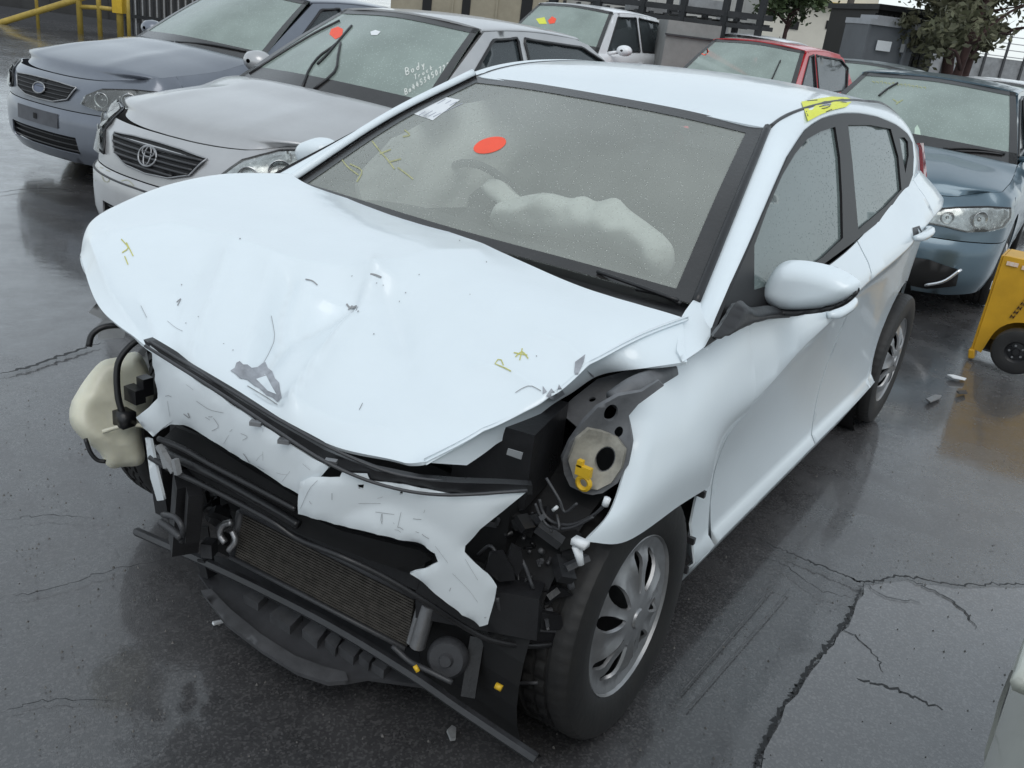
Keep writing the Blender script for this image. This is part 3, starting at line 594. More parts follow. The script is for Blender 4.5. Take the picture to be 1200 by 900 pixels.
# ---- roof
rx = [i for i in range(6, 15)]; rr = []
for i in rx:
    x, y, z = E1[i]; cz = z+.030*min(1, (i-5)/2.5); xo = .05 if i == 6 else (.03 if i == 7 else (.01 if i == 8 else 0))
    rr.append([(x, -y+.004, z), (x+xo*.5, -y*.86, z+(cz-z)*.26), (x+xo*.8, -y*.5, z+(cz-z)*.75), (x+xo, 0, cz), (x+xo*.8, y*.5, z+(cz-z)*.75), (x+xo*.5, y*.86, z+(cz-z)*.26), (x, y-.004, z)])
v, f = patch(rr, 50, 40); roof = mesh('roof', v, f, WHT, car, ref=REF, thick=.01)
mb = MB()
for s in (1, -1): mb.tube([Vector(E1[i])*1+Vector((0, 0, .000)) if s > 0 else Vector((E1[i][0], -E1[i][1], E1[i][2]-.006)) for i in range(6, 15)], .0085, 8, 40)
mb.build('roof_ditch_moulding', BLK, car, True)
# ---- tailgate and rear
tg = []
for x, y, z, yy in ((-2.74, .53, 1.315, 0), (-2.90, .56, 1.245, 0), (-3.06, .60, 1.10, 0), (-3.20, .60, .98, 0), (-3.27, .60, .82, 0), (-3.29, .62, .66, 0)):
    tg.append([(x, -y, z), (x-.06, -y*.5, z+.01), (x-.08, 0, z+.012), (x-.06, y*.5, z+.01), (x, y, z)])
v, f = patch(tg, 24, 20); tail = mesh('tailgate', v, f, WHT, car, ref=REF, thick=.01)
v, f = patch([[(-2.80, -.42, 1.315), (-2.845, 0, 1.325), (-2.80, .42, 1.315)], [(-3.06, -.47, 1.12), (-3.13, 0, 1.13), (-3.06, .47, 1.12)]], 8, 12); mesh('rear_window', v, f, GLS, tail, ref=REF)
bb = []
for x, z in ((-3.28, .66), (-3.33, .55), (-3.33, .35), (-3.27, .2)):
    bb.append([(x+.12, -.60, z), (x, -.3, z), (x-.02, 0, z), (x, .3, z), (x+.12, .60, z)])
v, f = patch(bb, 12, 16); mesh('rear_bumper', v, f, WHT, car, ref=REF, thick=.01)
for s in (1, -1):
    v, f = sheet([(-2.80, 1.235), (-2.87, 1.21), (-2.99, 1.06), (-3.10, .90), (-3.22, .80), (-3.20, .90), (-3.05, 1.10), (-2.90, 1.23)], lambda a: np.stack([a[:, 0], s*(np.interp(a[:, 1], [.8, 1.0, 1.25], [.685, .655, .60])+.012+.06*(a[:, 0]+2.9)), a[:, 1]], 1), .03)
    mesh('tail_light', v, f, RED, car, ref=REF, thick=.015)
# ---- windscreen
wsr = [[(-.297, -.682, .988), (-.245, -.4, .998), (-.205, 0, 1.003), (-.245, .4, .997), (-.297, .682, .984)],
       [(-.655, -.606, 1.190), (-.600, -.33, 1.208), (-.572, 0, 1.216), (-.600, .33, 1.207), (-.655, .604, 1.187)],
       [(-1.0, -.524, 1.344), (-.968, -.27, 1.357), (-.952, 0, 1.360), (-.968, .27, 1.356), (-1.0, .522, 1.340)]]
A = cr(np.array(wsr), 49); A = np.swapaxes(cr(np.swapaxes(A, 0, 1), 73), 0, 1)
v, f = A.reshape(-1, 3), grid_faces(49, 73); wscreen = mesh('windscreen', v, f, WSG, car, ref=REF)
def sub(i0, i1, j0, j1, off):
    B = A[i0:i1, j0:j1]; n = np.array([.46, 0, .88]); return (B+n*off).reshape(-1, 3), grid_faces(B.shape[0], B.shape[1])
FRT = mat('windscreen_frit', (.030, .028, .028), .22, coat=.4, nscale=18, namt=.15, bscale=110, bstr=.25)
mb = MB(); mb.add(*sub(0, 3, 0, 73, .003)); mb.add(*sub(45, 49, 0, 73, .003)); mb.add(*sub(2, 46, 0, 4, .003)); mb.add(*sub(2, 46, 69, 73, .003))
mb.build('windscreen_border', FRT, wscreen, True)
mb = MB()
for s in (-1, 1): mb.tube([tuple(p+np.array([.004, s*.012, .008])) for p in A[::6, 0 if s < 0 else -1]], .011, 8, 30)
mb.build('windscreen_moulding', BLK, wscreen, True)
mb = MB(); mb.tube([tuple(p+np.array([.01, -.014, .012])) for p in A[::6, 0]], .014, 8, 30); mb.build('pillar_trim', WHT, car, True)
WB = bvh(wscreen)
decal('permit_label', [(481, 132), (514, 112), (539, 117), (507, 141)], WB, PAP, wscreen, .004, 10)
mb = MB()
for k in range(4): stroke(mb, np.array([(491+k*3, 134-k*.2+1), (522+k*4.2, 116+k*.8)])+np.array([k*2.5, .8*k]), WB, .9, .0055)
mb.build('label_print', mat('grey_print', (.42, .44, .5), .6, nscale=30, namt=.1), wscreen)
st = [(574+19.5*math.cos(t)*(1 if abs(math.cos(t)) < .8 else .98)-2*math.sin(t), 170+9.5*math.sin(t)-3.2*math.cos(t)) for t in np.linspace(0, 2*math.pi, 25)[:-1]]
decal('orange_sticker', st, WB, ORG, wscreen, .004, 6)
YCH = mat('yellow_crayon', (.60, .58, .18), .7, nscale=60, namt=.15)
mb = MB()
for P in ([(398, 183), (407, 195), (420, 205)], [(410, 192), (424, 200), (418, 213)], [(436, 165), (446, 178), (455, 188), (462, 198)], [(445, 180), (458, 175)], [(455, 190), (470, 186)], [(466, 196), (478, 205), (484, 210)], [(474, 152), (480, 158), (472, 160)]): stroke(mb, cr(P, 7), WB, 1.7, .004)
mb.build('crayon_marks', mat('faded_crayon', (.46, .46, .25), .7, nscale=60, namt=.2), wscreen)
# wipers and cowl
mb = MB()
cw = [[(-.16, -.72, .985), (-.06, 0, .975), (-.12, .5, .965), (-.20, .74, .96)], [(-.31, -.72, .978), (-.22, 0, .985), (-.26, .5, .975), (-.32, .72, .97)]]
v, f = patch(cw, 8, 24); mesh('cowl_panel', v, f, BLK, car, ref=REF)
mb.tube([at(745, 338, z=1.0), at(775, 345, z=.997), at(798, 356, z=.988)], .006, 6, 10); mb.tube([at(700, 318, z=1.01), at(745, 334, z=1.008), at(795, 352, z=1.0)], .005, 6, 10)
mb.build('wiper', BLK, car, True)
# ---- bonnet: buckled and lifted on the right, folded down along its left edge
hc = [[(95, 302, .90), (108, 262, .95), (150, 236, .99), (205, 215, 1.02), (265, 204, 1.03), (337, 203, 1.03)],
      [(118, 362, .875), (135, 300, .935), (190, 262, .985), (250, 240, 1.01), (310, 228, 1.02), (365, 218, 1.02)],
      [(185, 414, .845), (205, 340, .91), (255, 295, .965), (310, 268, 1.0), (370, 250, 1.015), (430, 240, 1.01)],
      [(280, 472, .81), (290, 400, .87), (330, 345, .93), (390, 308, .985), (450, 282, 1.01), (500, 264, 1.01)],
      [(390, 524, .785), (410, 450, .84), (440, 390, .90), (490, 345, .96), (540, 315, 1.0), (580, 294, 1.01)],
      [(470, 541, .778), (500, 488, .83), (540, 435, .885), (590, 388, .945), (640, 360, .985), (685, 337, 1.0)],
      [(497, 542, .790), (595, 490, .846), (637, 467, .876), (685, 427, .925), (740, 395, .965), (798, 372, .993)],
      [(503, 543, .785), (602, 489, .836), (643, 466, .866), (690, 428, .915), (745, 399, .957), (800, 378, .985)],
      [(547, 546, .755), (627, 491, .805), (668, 463, .838), (706, 440, .875), (760, 431, .918), (805, 424, .948)]]
HG = [[np.array(at(px, py, z=z)) for px, py, z in c] for c in hc]
edge0 = [p+np.array([-.01, -.012, -.035]) for p in HG[0]]; edge1 = [p+np.array([-.02, .012, -.075]) for p in HG[0]]
HG = [edge1, edge0]+HG
a = cr(np.array(HG), 190); a = np.swapaxes(cr(np.swapaxes(a, 0, 1), 130), 0, 1); nh = a.shape
hv = a.reshape(-1, 3); pp = pix(hv)
def seg_d(P, line):
    d = np.full(len(P), 1e9)
    for q0, q1 in zip(line[:-1], line[1:]):
        q0, q1 = np.array(q0, float), np.array(q1, float); e = q1-q0; t = np.clip(((P-q0)@e)/(e@e), 0, 1); d = np.minimum(d, np.linalg.norm(P-(q0+t[:, None]*e), axis=1))
    return d
def gs(d, w): return np.exp(-(d/w)**2)
dz = np.zeros(len(hv))
def cusp(d, w): return np.exp(-d/w)
def tri_in(P, T): return inside(P, np.array(T, float))
# sharp folds: (line, width px, height m); a fold rises or falls to a hard crest
for line, w, amp in [([(440, 322), (415, 368), (380, 425), (345, 480)], 20, .020), ([(440, 322), (500, 300), (560, 296)], 22, .007), ([(340, 330), (326, 365), (322, 405), (302, 440)], 14, -.016),
                     ([(318, 318), (300, 380), (288, 430)], 20, .011), ([(268, 306), (248, 360), (226, 420)], 18, .012), ([(232, 320), (205, 385)], 20, -.008), ([(413, 357), (372, 372), (335, 395)], 22, -.016),
                     ([(440, 325), (470, 380), (480, 430)], 24, -.007), ([(130, 278), (200, 266), (270, 284), (330, 306), (400, 318), (440, 322)], 16, .008), ([(640, 466), (600, 440), (560, 432)], 16, .007), ([(688, 428), (660, 405), (630, 395)], 15, .006),
                     ([(300, 452), (330, 478)], 9, -.010), ([(345, 480), (400, 500), (450, 505)], 20, .006), ([(108, 290), (130, 345), (160, 388)], 9, .007), ([(165, 352), (185, 400)], 10, -.006), ([(205, 350), (215, 420)], 12, .005), ([(440, 322), (425, 335), (413, 357)], 7, -.008), ([(413, 357), (395, 352), (372, 345)], 6, .005), ([(440, 322), (462, 330)], 6, .004), ([(355, 330), (345, 380), (338, 430)], 7, .005), ([(520, 470), (560, 500), (580, 520)], 14, .003)]:
    dz += 1.9*amp*cusp(seg_d(pp, line), w)
dz += -.014*gs(seg_d(pp, [(405, 348), (378, 372)]), 30)-.010*gs(seg_d(pp, [(455, 352), (470, 392)]), 18)
for i, p in enumerate(hv):
    dz[i] += .0016*noise.noise(Vector((p[0]*5, p[1]*5, 2.1)))+.0008*abs(noise.noise(Vector((p[0]*14, p[1]*14, 5))))
fr = gs((np.arange(nh[1])/(nh[1]-1)).reshape(1, -1).repeat(nh[0], 0).reshape(-1), .10)
for i, p in enumerate(hv): dz[i] += fr[i]*.010*(abs(noise.noise(Vector((p[1]*8, p[0]*4, 8))))-.3)
hv[:, 2] += dz*.95; hv[:, 0] += dz*.25
hood = mesh('bonnet', hv, grid_faces(nh[0], nh[1]), WHT, car, ref=(.1, .0, .3), thick=.007)
HB = bvh(hood)
CHIP = mat('bare_grey_damage', (.42, .44, .48), .6, nscale=25, namt=.25); SCR = mat('dark_scratch', (.34, .345, .355), .6, nscale=30, namt=.2)
for P in ([(270, 434), (275, 431), (277, 425), (281, 423), (285, 427), (290, 427), (295, 431), (302, 430), (307, 426), (311, 424), (314, 431), (319, 435), (322, 443), (327, 448), (328, 456), (330, 466), (325, 471), (319, 466), (312, 463), (304, 455), (297, 451), (290, 445), (281, 443), (276, 438)],
          [(646, 455), (652, 462), (655, 450), (662, 462), (650, 470), (640, 464)], [(636, 452), (641, 459), (636, 462)], [(674, 424), (686, 415), (684, 424), (676, 442), (673, 436)], [(687, 433), (699, 443), (694, 442)]):
    decal('paint_damage', P, HB, CHIP, hood, .0025, 4)
decal('paint_damage', [(300, 444), (312, 440), (318, 452), (324, 462), (314, 458)], HB, WHT, hood, .004, 7)
mb = MB()
for P, w in [([(406, 356), (411, 361), (419, 358), (416, 362), (420, 365)], 2.6), ([(408, 363), (413, 358)], 2), ([(434, 321), (440, 322), (447, 325)], 2.6), ([(358, 327), (366, 329), (372, 334)], 1.7), ([(318, 370), (322, 395), (316, 412), (309, 425)], .7),
             ([(207, 354), (212, 350), (208, 358)], 1.5), ([(165, 358), (172, 372)], .6), ([(196, 376), (206, 384), (214, 388)], .5),
             ([(604, 460), (612, 455), (622, 452), (634, 458)], 1.1), ([(290, 452), (310, 464), (325, 474)], 1.2), ([(425, 472), (421, 480)], .9)]:
    stroke(mb, cr(P, 8) if len(P) > 2 else P, HB, w*.8, .0025)
for k in range(18):
    q = np.array([random.uniform(160, 660), random.uniform(240, 500)]); 
    if HB.ray_cast(CAM_LOC, ray(*q).normalized())[0] is not None: stroke(mb, [q, q+np.array([random.uniform(-1.4, 1.4), random.uniform(.6, 1.6)])], HB, random.uniform(.7, 1.3), .0025)
mb.build('scratches', SCR, hood)
mb = MB()
for P in ([(590, 428), (586, 420), (580, 426), (590, 430), (599, 435)], [(604, 418), (612, 412), (619, 420)], [(602, 413), (618, 416)], [(612, 408), (609, 422)], [(142, 280), (150, 290), (143, 296)], [(148, 284), (156, 300)], [(146, 300), (150, 310)]): stroke(mb, cr(P, 7), HB, 1.3, .0025)
mb.build('crayon_marks', YCH, hood)
# ---- mirrors
def pillow(name, outline, plane, hf, hb, w, mt, parent, step=5, axis=(1, 0, 0), wr=0, wf=9, ridge=False):
    """a rounded body: an outline at its own depth, swelling to the front by hf and to the back by hb"""
    ol = cr(np.array(list(outline)+[outline[0]], float), len(outline)*4+1)[:-1]
    ax = np.array(axis, float); ax /= np.linalg.norm(ax)
    def fn(h):
        def g(a):
            d = np.clip(dist_poly(a, ol)/w, 0, 1); d = np.where(d < .02, 0, d); k = np.sqrt(1-(1-d)**2)
            P = np.array([tuple(at(px, py, **plane)) for px, py in a])
            if wr and ridge: k = k*(1-wr*np.array([1.2*abs(noise.noise(Vector(tuple(p*wf))))+.6*abs(noise.noise(Vector(tuple(p*wf*2.1+4)))) for p in P]))
            elif wr: k = k*(1+wr*np.array([noise.noise(Vector(tuple(p*wf)))+.6*noise.noise(Vector(tuple(p*wf*2.3+4))) for p in P]))
            return P+ax*(k*h)[:, None]
        return g
    v, f = sheet(ol, fn(hf), step); v2, f2 = sheet(ol, fn(-hb), step); c = (v.mean(0)+v2.mean(0))/2
    f = orient(v, f, c); f2 = orient(v2, f2, c); n = len(v)
    return mesh(name, np.concatenate([v, v2]), f+[tuple(i+n for i in q) for q in f2], mt, parent, True)
def shr(P, k): c = np.mean(P, 0); return [tuple(c+(np.array(p)-c)*k) for p in P]
mo = [(893, 346), (899, 330), (908, 315), (921, 306), (938, 305), (960, 308), (985, 315), (1005, 327), (1008, 334), (1002, 346), (985, 356), (960, 362), (925, 364), (905, 358)]
mirror = pillow('door_mirror', mo, dict(x=-.58), .055, .05, 20, WHT, car, 4)
pillow('mirror_glass', shr(mo, .82), dict(x=-.62), .002, .012, 8, CHR, mirror, 6)
pillow('mirror_skirt', [(898, 351), (925, 360), (960, 358), (990, 350), (1006, 337), (1005, 345), (988, 359), (958, 367), (922, 369), (903, 362)], dict(x=-.575), .05, .05, 6, BLK, mirror, 4)
pillow('mirror_arm', [(828, 404), (846, 380), (858, 360), (868, 352), (880, 360), (900, 358), (920, 362), (945, 367), (930, 371), (895, 374), (868, 382), (850, 391)], dict(n=(0, 1, .2), c=.81+.2*.97), .028, .02, 9, BLK, mirror, 4, axis=(.3, 1, 0))
mo2 = [(357, 190), (354, 177), (360, 165), (374, 161), (390, 164), (396, 176), (390, 190), (376, 196), (364, 196)]
m2 = pillow('door_mirror', mo2, dict(x=-.58), .07, .05, 14, WHT, car, 4)
mb = MB(); mb.tube([(-.60, -.83, 1.0), (-.58, -.76, .98)], .025, 8); mb.build('mirror_arm', BLK, m2, True)
pillow('rear_view_mirror', [(634, 112), (660, 110), (740, 124), (744, 134), (715, 148), (680, 147), (636, 132)], dict(x=-1.0), .02, .02, 8, mat('mirror_back', (.05, .05, .052), .5, nscale=8, namt=.1), car, 6)
# the foot of the pillar between bonnet and wing
v, f = sheet([(796, 376), (803, 364), (812, 352), (832, 352), (845, 366), (838, 384), (826, 406), (812, 416), (800, 424), (793, 410)], lambda a: np.array([tuple(at(px, py, z=.990-.0007*(py-365)-.0004*max(0, px-815))) for px, py in a]), 7); mesh('pillar_foot', v, f, WHT, car, ref=(-.2, .5, .5), thick=.006)
# ---- paper stuck on the roof edge
ring_l = [o for o in car.children if o.name.startswith('roof_pillar_rail')][0]
vv = np.concatenate([[tuple(q.co) for q in ob.data.vertices] for ob in (ring_l, roof)]); nA = len(ring_l.data.vertices)
RT = BVHTree.FromPolygons([Vector(q) for q in vv], [tuple(p.vertices) for p in ring_l.data.polygons]+[tuple(i+nA for i in p.vertices) for p in roof.data.polygons])
ylab = decal('yellow_note', [(939, 119), (955, 116), (975, 113), (992, 114), (1000, 117), (992, 125), (975, 129), (962, 134), (947, 142), (943, 130)], RT, YEL, car, .022, 5); ylab['label'] = 'yellow paper note with dark print stuck to the roof edge'
mb = MB()
for P in ([(960, 122), (966, 119), (973, 119)], [(960, 125), (967, 123), (974, 122)], [(963, 127), (969, 126), (973, 124)], [(982, 117), (988, 116), (993, 118)], [(985, 119), (992, 120)], [(943, 128), (945, 133)], [(945, 130), (947, 136)], [(968, 131), (975, 128)], [(946, 118), (958, 117)]): stroke(mb, cr(P, 5) if len(P) > 2 else P, RT, .9, .0245)
mb.build('note_print', INK, ylab)
# ---- wheels
def tyre_mesh(r, w, n=240):
    rim = .64*r
    pr = [(rim, -w*.42, 0), (rim+.012, -w*.47, 0), (r*.80, -w*.50, 0), (r*.92, -w*.485, 0), (r*.965, -w*.46, 1), (r*.99, -w*.40, 1), (r, -w*.33, 1), (r, -w*.22, 0), (r-.008, -w*.21, 0), (r-.008, -w*.16, 0), (r, -w*.15, 2), (r, -w*.03, 2), (r-.008, -w*.02, 0), (r-.008, w*.03, 0)]
    pr = pr+[(a, -h, m) for a, h, m in reversed(pr[:-1])]; V = []
    for a, h, m in pr:
        for k in range(n):
            q = a
            if m == 1 and k % 4 == 0: q -= .0016
            if m == 2 and k % 6 in (2, 3): q -= .005
            t = 2*math.pi*(k+(.5*h/w if m else 0))/n; V.append((q*math.cos(t), h, q*math.sin(t)))
    return V, grid_faces(len(pr), n, True)
def cover_mesh(R=.195):
    out = [(R*math.cos(t), R*math.sin(t)) for t in np.linspace(0, 2*math.pi, 73)[:-1]]; hs = []
    for k in range(10):
        a0 = 2*math.pi*k/10+(.07 if k % 2 else -.07); h = []
        for rr_, da in ((.066, -.08), (.085, -.14), (.115, -.15), (.148, -.12), (.164, .0), (.154, .12), (.120, .14), (.088, .10), (.066, .05)):
            h.append((rr_*math.cos(a0+da), rr_*math.sin(a0+da)))
        hs.append([tuple(p) for p in cr(np.array(h+h[:1]), 25)[:-1]])
    def fn(a):
        r = np.linalg.norm(a, axis=1); th = np.arctan2(a[:, 1], a[:, 0]); d = .006+.022*(1-(r/R)**2)-.014*np.exp(-((r-.165)/.016)**2)+.007*np.cos(10*th)*np.exp(-((r-.11)/.04)**2)
        return np.stack([a[:, 0], d, a[:, 1]], 1)
    return sheet(out, fn, .014, hs)
COV = mat('wheel_cover_silver', (.36, .365, .375), .36, .6, nscale=8, namt=.18, bscale=60, bstr=.1)
TV = tyre_mesh(.303, .175); CV = cover_mesh()
def wheel(parent, loc, s, spin, camber=0, steer=0):
    w = empty('wheel', loc); w.parent = parent; w.rotation_euler = (camber, 0, steer+(0 if s > 0 else math.pi))
    mesh('tyre', TV[0], TV[1], RUB, w, True, ref=(0, 0, 0), sharp=35)
    M = Matrix.Rotation(spin, 3, 'Y'); v = np.array([tuple(M @ Vector(p)) for p in CV[0]]); v[:, 1] += .065
    mesh('wheel_cover', v, CV[1], COV, w, True, ref=(0, -.5, 0), thick=.008)
    mb = MB(); mb.lathe([(.198, .050), (.203, .070), (.196, .078), (.192, .070)], (0, 0, 0), (0, 1, 0), 48); mb.lathe([(.0001, .098), (.022, .098), (.026, .092), (.026, .085)], (0, 0, 0), (0, 1, 0), 20); mb.build('rim', COV, w, True, 40)
    mb = MB(); mb.lathe([(.0001, .030), (.08, .030), (.15, .010), (.195, .04)], (0, 0, 0), (0, 1, 0), 32); mb.build('steel_disc', DRK, w, True)
    return w
wheel(car, (0, .727, .305), 1, .35, rad(4)); wheel(car, (-2.57, .722, .305), 1, .1); wheel(car, (-2.57, -.722, .305), -1, .6); wheel(car, (0, -.70, .305), -1, .9)
# ---- cabin: floor, firewall, dashboard, seats, steering wheel, airbag
INT = mat('interior_grey', (.045, .047, .05), .7, nscale=10, namt=.2); SEAT = mat('seat_cloth', (.06, .062, .068), .9, nscale=20, namt=.25, bscale=200, bstr=.3)
mb = MB(); mb.box((-1.55, 0, .20), (2.9, 1.36, .05)); mb.box((-.17, 0, .58), (.03, 1.30, .74)); mb.box((-2.75, 0, .6), (.03, 1.1, .8)); mb.box((.15, .1, .30), (.4, .8, .04))
for s in (-1, 1): mb.box((-1.40, s*.70, .56), (1.95, .03, .70))
mb.build('dark_inner_body', DRK, car)  # closed dark shell, added to block light and blacken the door gaps
dr = []
for x, z in ((-.24, .965), (-.45, .965), (-.62, .945), (-.72, .88), (-.72, .70)): dr.append([(x, -.66, z-.02), (x+.02, -.35, z+.012), (x+.03, 0, z), (x+.02, .35, z-.005), (x, .66, z-.02)])
v, f = patch(dr, 16, 20); mesh('dashboard', v, f, INT, car, ref=(-.4, 0, .3), thick=.02)
for y in (-.34, .34):
    v, f = patch([[(-1.25, y-.24, .42), (-1.20, y, .45), (-1.25, y+.24, .42)], [(-1.45, y-.25, .55), (-1.38, y, .58), (-1.45, y+.25, .55)], [(-1.62, y-.23, .95), (-1.55, y, 1.0), (-1.62, y+.23, .95)], [(-1.68, y-.15, 1.06), (-1.66, y, 1.09), (-1.68, y+.15, 1.06)]], 14, 10)
    o = mesh('front_seat', v, f, SEAT, car, ref=(-2, y, .6), thick=.12)
    mb = MB(); mb.lathe([(.0001, -.12), (.06, -.12), (.085, -.08), (.09, 0), (.085, .08), (.06, .12), (.0001, .12)], (-1.66, y, 1.17), (0, 1, 0), 16); mb.build('headrest', SEAT, o, True)
    mb = MB(); mb.box((-1.05, y, .40), (.5, .48, .14)); mb.build('seat_base', SEAT, o)
v, f = patch([[(-2.25, -.6, .45), (-2.2, 0, .45), (-2.25, .6, .45)], [(-2.45, -.6, .7), (-2.4, 0, .72), (-2.45, .6, .7)], [(-2.6, -.56, 1.05), (-2.58, 0, 1.06), (-2.6, .56, 1.05)]], 10, 12); mesh('rear_seat', v, f, SEAT, car, ref=(-3, 0, .6), thick=.1)
mb = MB(); c = Vector((-.86, -.34, .93)); ax = Vector((-.9, 0, .42)).normalized(); u = ax.orthogonal().normalized(); w = ax.cross(u)
mb.tube([c+(u*math.cos(t)+w*math.sin(t))*.18 for t in np.linspace(0, 2*math.pi, 28)], .014, 8); mb.disc(c, ax, .07, 16, .04); mb.bar(c+u*.17, c-u*.17, .03); mb.tube([c, c+Vector((.25, 0, -.1))], .04, 8)
mb.build('steering_wheel', INT, car, True)
BAG = mat('airbag_cloth', (.84, .87, .84), .85, nscale=12, namt=.08, bscale=40, bstr=.5)
bago = [(578, 262), (584, 244), (600, 233), (640, 226), (668, 232), (685, 230), (700, 236), (722, 232), (738, 246), (760, 262), (782, 280), (790, 296), (786, 316), (772, 326), (760, 318), (748, 306), (715, 292), (680, 282), (640, 276), (605, 274), (585, 270)]
pillow('airbag', bago, dict(x=-.60), .10, .08, 30, BAG, car, 5, axis=(.9, 0, .3), wr=.6, wf=7, ridge=True)
pillow('airbag', [(566, 216), (574, 210), (588, 212), (600, 224), (612, 234), (600, 244), (586, 238), (574, 228)], dict(x=-.60), .05, .04, 10, BAG, car, 5)
# curtain airbag added on the driver side, made large and pale to brighten the windscreen
v, f = patch([[(-.62, -.57, 1.15), (-.9, -.50, 1.26), (-1.4, -.48, 1.30), (-2.0, -.50, 1.28)], [(-.50, -.58, 1.03), (-.9, -.42, 1.10), (-1.4, -.40, 1.10), (-2.0, -.46, 1.08)], [(-.50, -.57, .93), (-.9, -.44, .92), (-1.4, -.44, .92), (-2.0, -.48, .95)]], 20, 50)
for i in range(len(v)): v[i][1] += .035*abs(noise.noise(Vector(tuple(v[i]*6))))
mesh('added_curtain_airbag', v, f, BAG, car, ref=(0, -2, 1), thick=.03)
# ---- crushed front end
def xb(y): return herm([-.95, -.8, -.6, -.3, 0, .2, .4, .55, .7, .85], [.12, .25, .45, .60, .635, .62, .585, .50, .38, .20], y)
def curl(ol, dx, slope=0, c=.009, w=5):
    """torn plastic: the edges roll back"""
    def fn(a):
        P = bsf(dx, slope)(a); k = np.exp(-dist_poly(np.asarray(a), np.array(ol, float))/w)*c
        k *= np.array([.4+1.2*abs(noise.noise(Vector((p[0]*.03, p[1]*.03, 2)))) for p in a]); P[:, 0] -= k; return P
    return fn
def bsf(dx=0, slope=0):
    def fn(a):
        out = []
        for px, py in a:
            x = .55
            for _ in range(14):
                P = at(px, py, x=x); x = .5*x+.5*(float(xb(P.y))+dx+slope*(.62-P.z)+.016*abs(noise.noise(Vector((P.y*6, P.z*7, 1))))-.004)
            out.append(tuple(at(px, py, x=x)))
        return np.array(out)
    return fn
def S(px, py, dx=0): return Vector(bsf(dx)([(px, py)])[0])
FREF = (-.4, 0, .5)
SCUF = paint('scuffed_white_paint', (.74, .79, .82), 0, .4, .06)
bl = [(172, 406), (205, 432), (250, 463), (300, 497), (345, 527), (382, 549), (368, 566), (352, 582), (330, 570), (300, 551), (262, 527), (230, 507), (212, 499), (198, 498), (186, 505), (176, 513), (166, 503), (157, 490), (172, 478), (181, 468), (179, 440)]
bumpR = mesh('bumper_cover', *sheet(bl, curl(bl, .02), 6), SCUF, car, ref=FREF, thick=.006); bumpR['label'] = 'torn right half of the white bumper cover'
br = [(346, 604), (349, 566), (362, 560), (396, 560), (398, 555), (428, 557), (432, 565), (470, 570), (520, 580), (560, 583), (616, 577), (595, 594), (560, 622), (543, 641), (543, 648), (556, 662), (570, 674), (581, 688), (577, 706), (570, 733), (560, 736), (540, 722), (505, 694), (478, 674), (500, 666), (511, 660), (508, 650), (494, 641), (470, 635), (430, 625), (385, 614)]
bumpL = mesh('bumper_cover', *sheet(br, curl(br, .035, .05), 6, [[(419, 568), (426, 568), (425, 574), (420, 573)], [(468, 577), (471, 576), (471, 580), (468, 580)]]), SCUF, car, ref=FREF, thick=.006); bumpL['label'] = 'torn left half of the white bumper cover'
mesh('bumper_strip', *sheet([(170, 513), (176, 515), (182, 545), (192, 586), (184, 587), (176, 560)], bsf(.0), 8), SCUF, car, ref=FREF, thick=.006)
mb = MB()
BB = bvh(bumpR); CBB = bvh(bumpL)
for P, w, T in [([(215, 485), (222, 490), (220, 484)], 1.8, BB), ([(308, 502), (308, 540)], .45, BB), ([(250, 490), (256, 500), (248, 505)], .9, BB), ([(262, 520), (268, 510)], .45, BB), ([(330, 565), (340, 552)], .45, BB), ([(196, 470), (199, 488)], .45, BB), ([(230, 470), (245, 480), (262, 484)], .7, BB), ([(282, 508), (290, 512), (284, 516)], .8, BB),
                ([(389, 578), (389, 586)], 1, CBB), ([(440, 600), (462, 603)], .8, CBB), ([(448, 602), (448, 612)], .8, CBB), ([(470, 600), (466, 618)], .8, CBB), ([(352, 596), (362, 574), (372, 563)], .7, CBB), ([(530, 672), (548, 690), (560, 706)], .45, CBB), ([(510, 640), (525, 660)], .45, CBB), ([(420, 590), (446, 590)], .6, CBB), ([(545, 655), (560, 680)], .45, CBB)]:
    stroke(mb, cr(P, 6) if len(P) > 2 else P, T, w*.6, .003)
rs = random.Random(5)
for T, bx_ in ((BB, (185, 370, 440, 575)), (CBB, (350, 575, 565, 730))):
    for k in range(26):
        q = np.array([rs.uniform(*bx_[:2]), rs.uniform(*bx_[2:])]); d = np.array([rs.gauss(4, 5), rs.gauss(1.5, 4)])
        if all(T.ray_cast(CAM_LOC, ray(*(q+d*t)).normalized())[0] is not None for t in (0, .5, 1)): stroke(mb, [q, q+d*.5+np.array([rs.gauss(0, .6), rs.gauss(0, .6)]), q+d], T, rs.uniform(.25, .6), .003)
mb.build('scratches', SCR, bumpR)
GRM = mat('road_grime', (.42, .43, .44), .8, nscale=60, namt=.3)
for P, T in (([(186, 505), (200, 498), (232, 508), (262, 528), (250, 528), (225, 516), (205, 508), (192, 512)], BB), ): decal('grime_patch', P, T, GRM, car, .0022, 7)
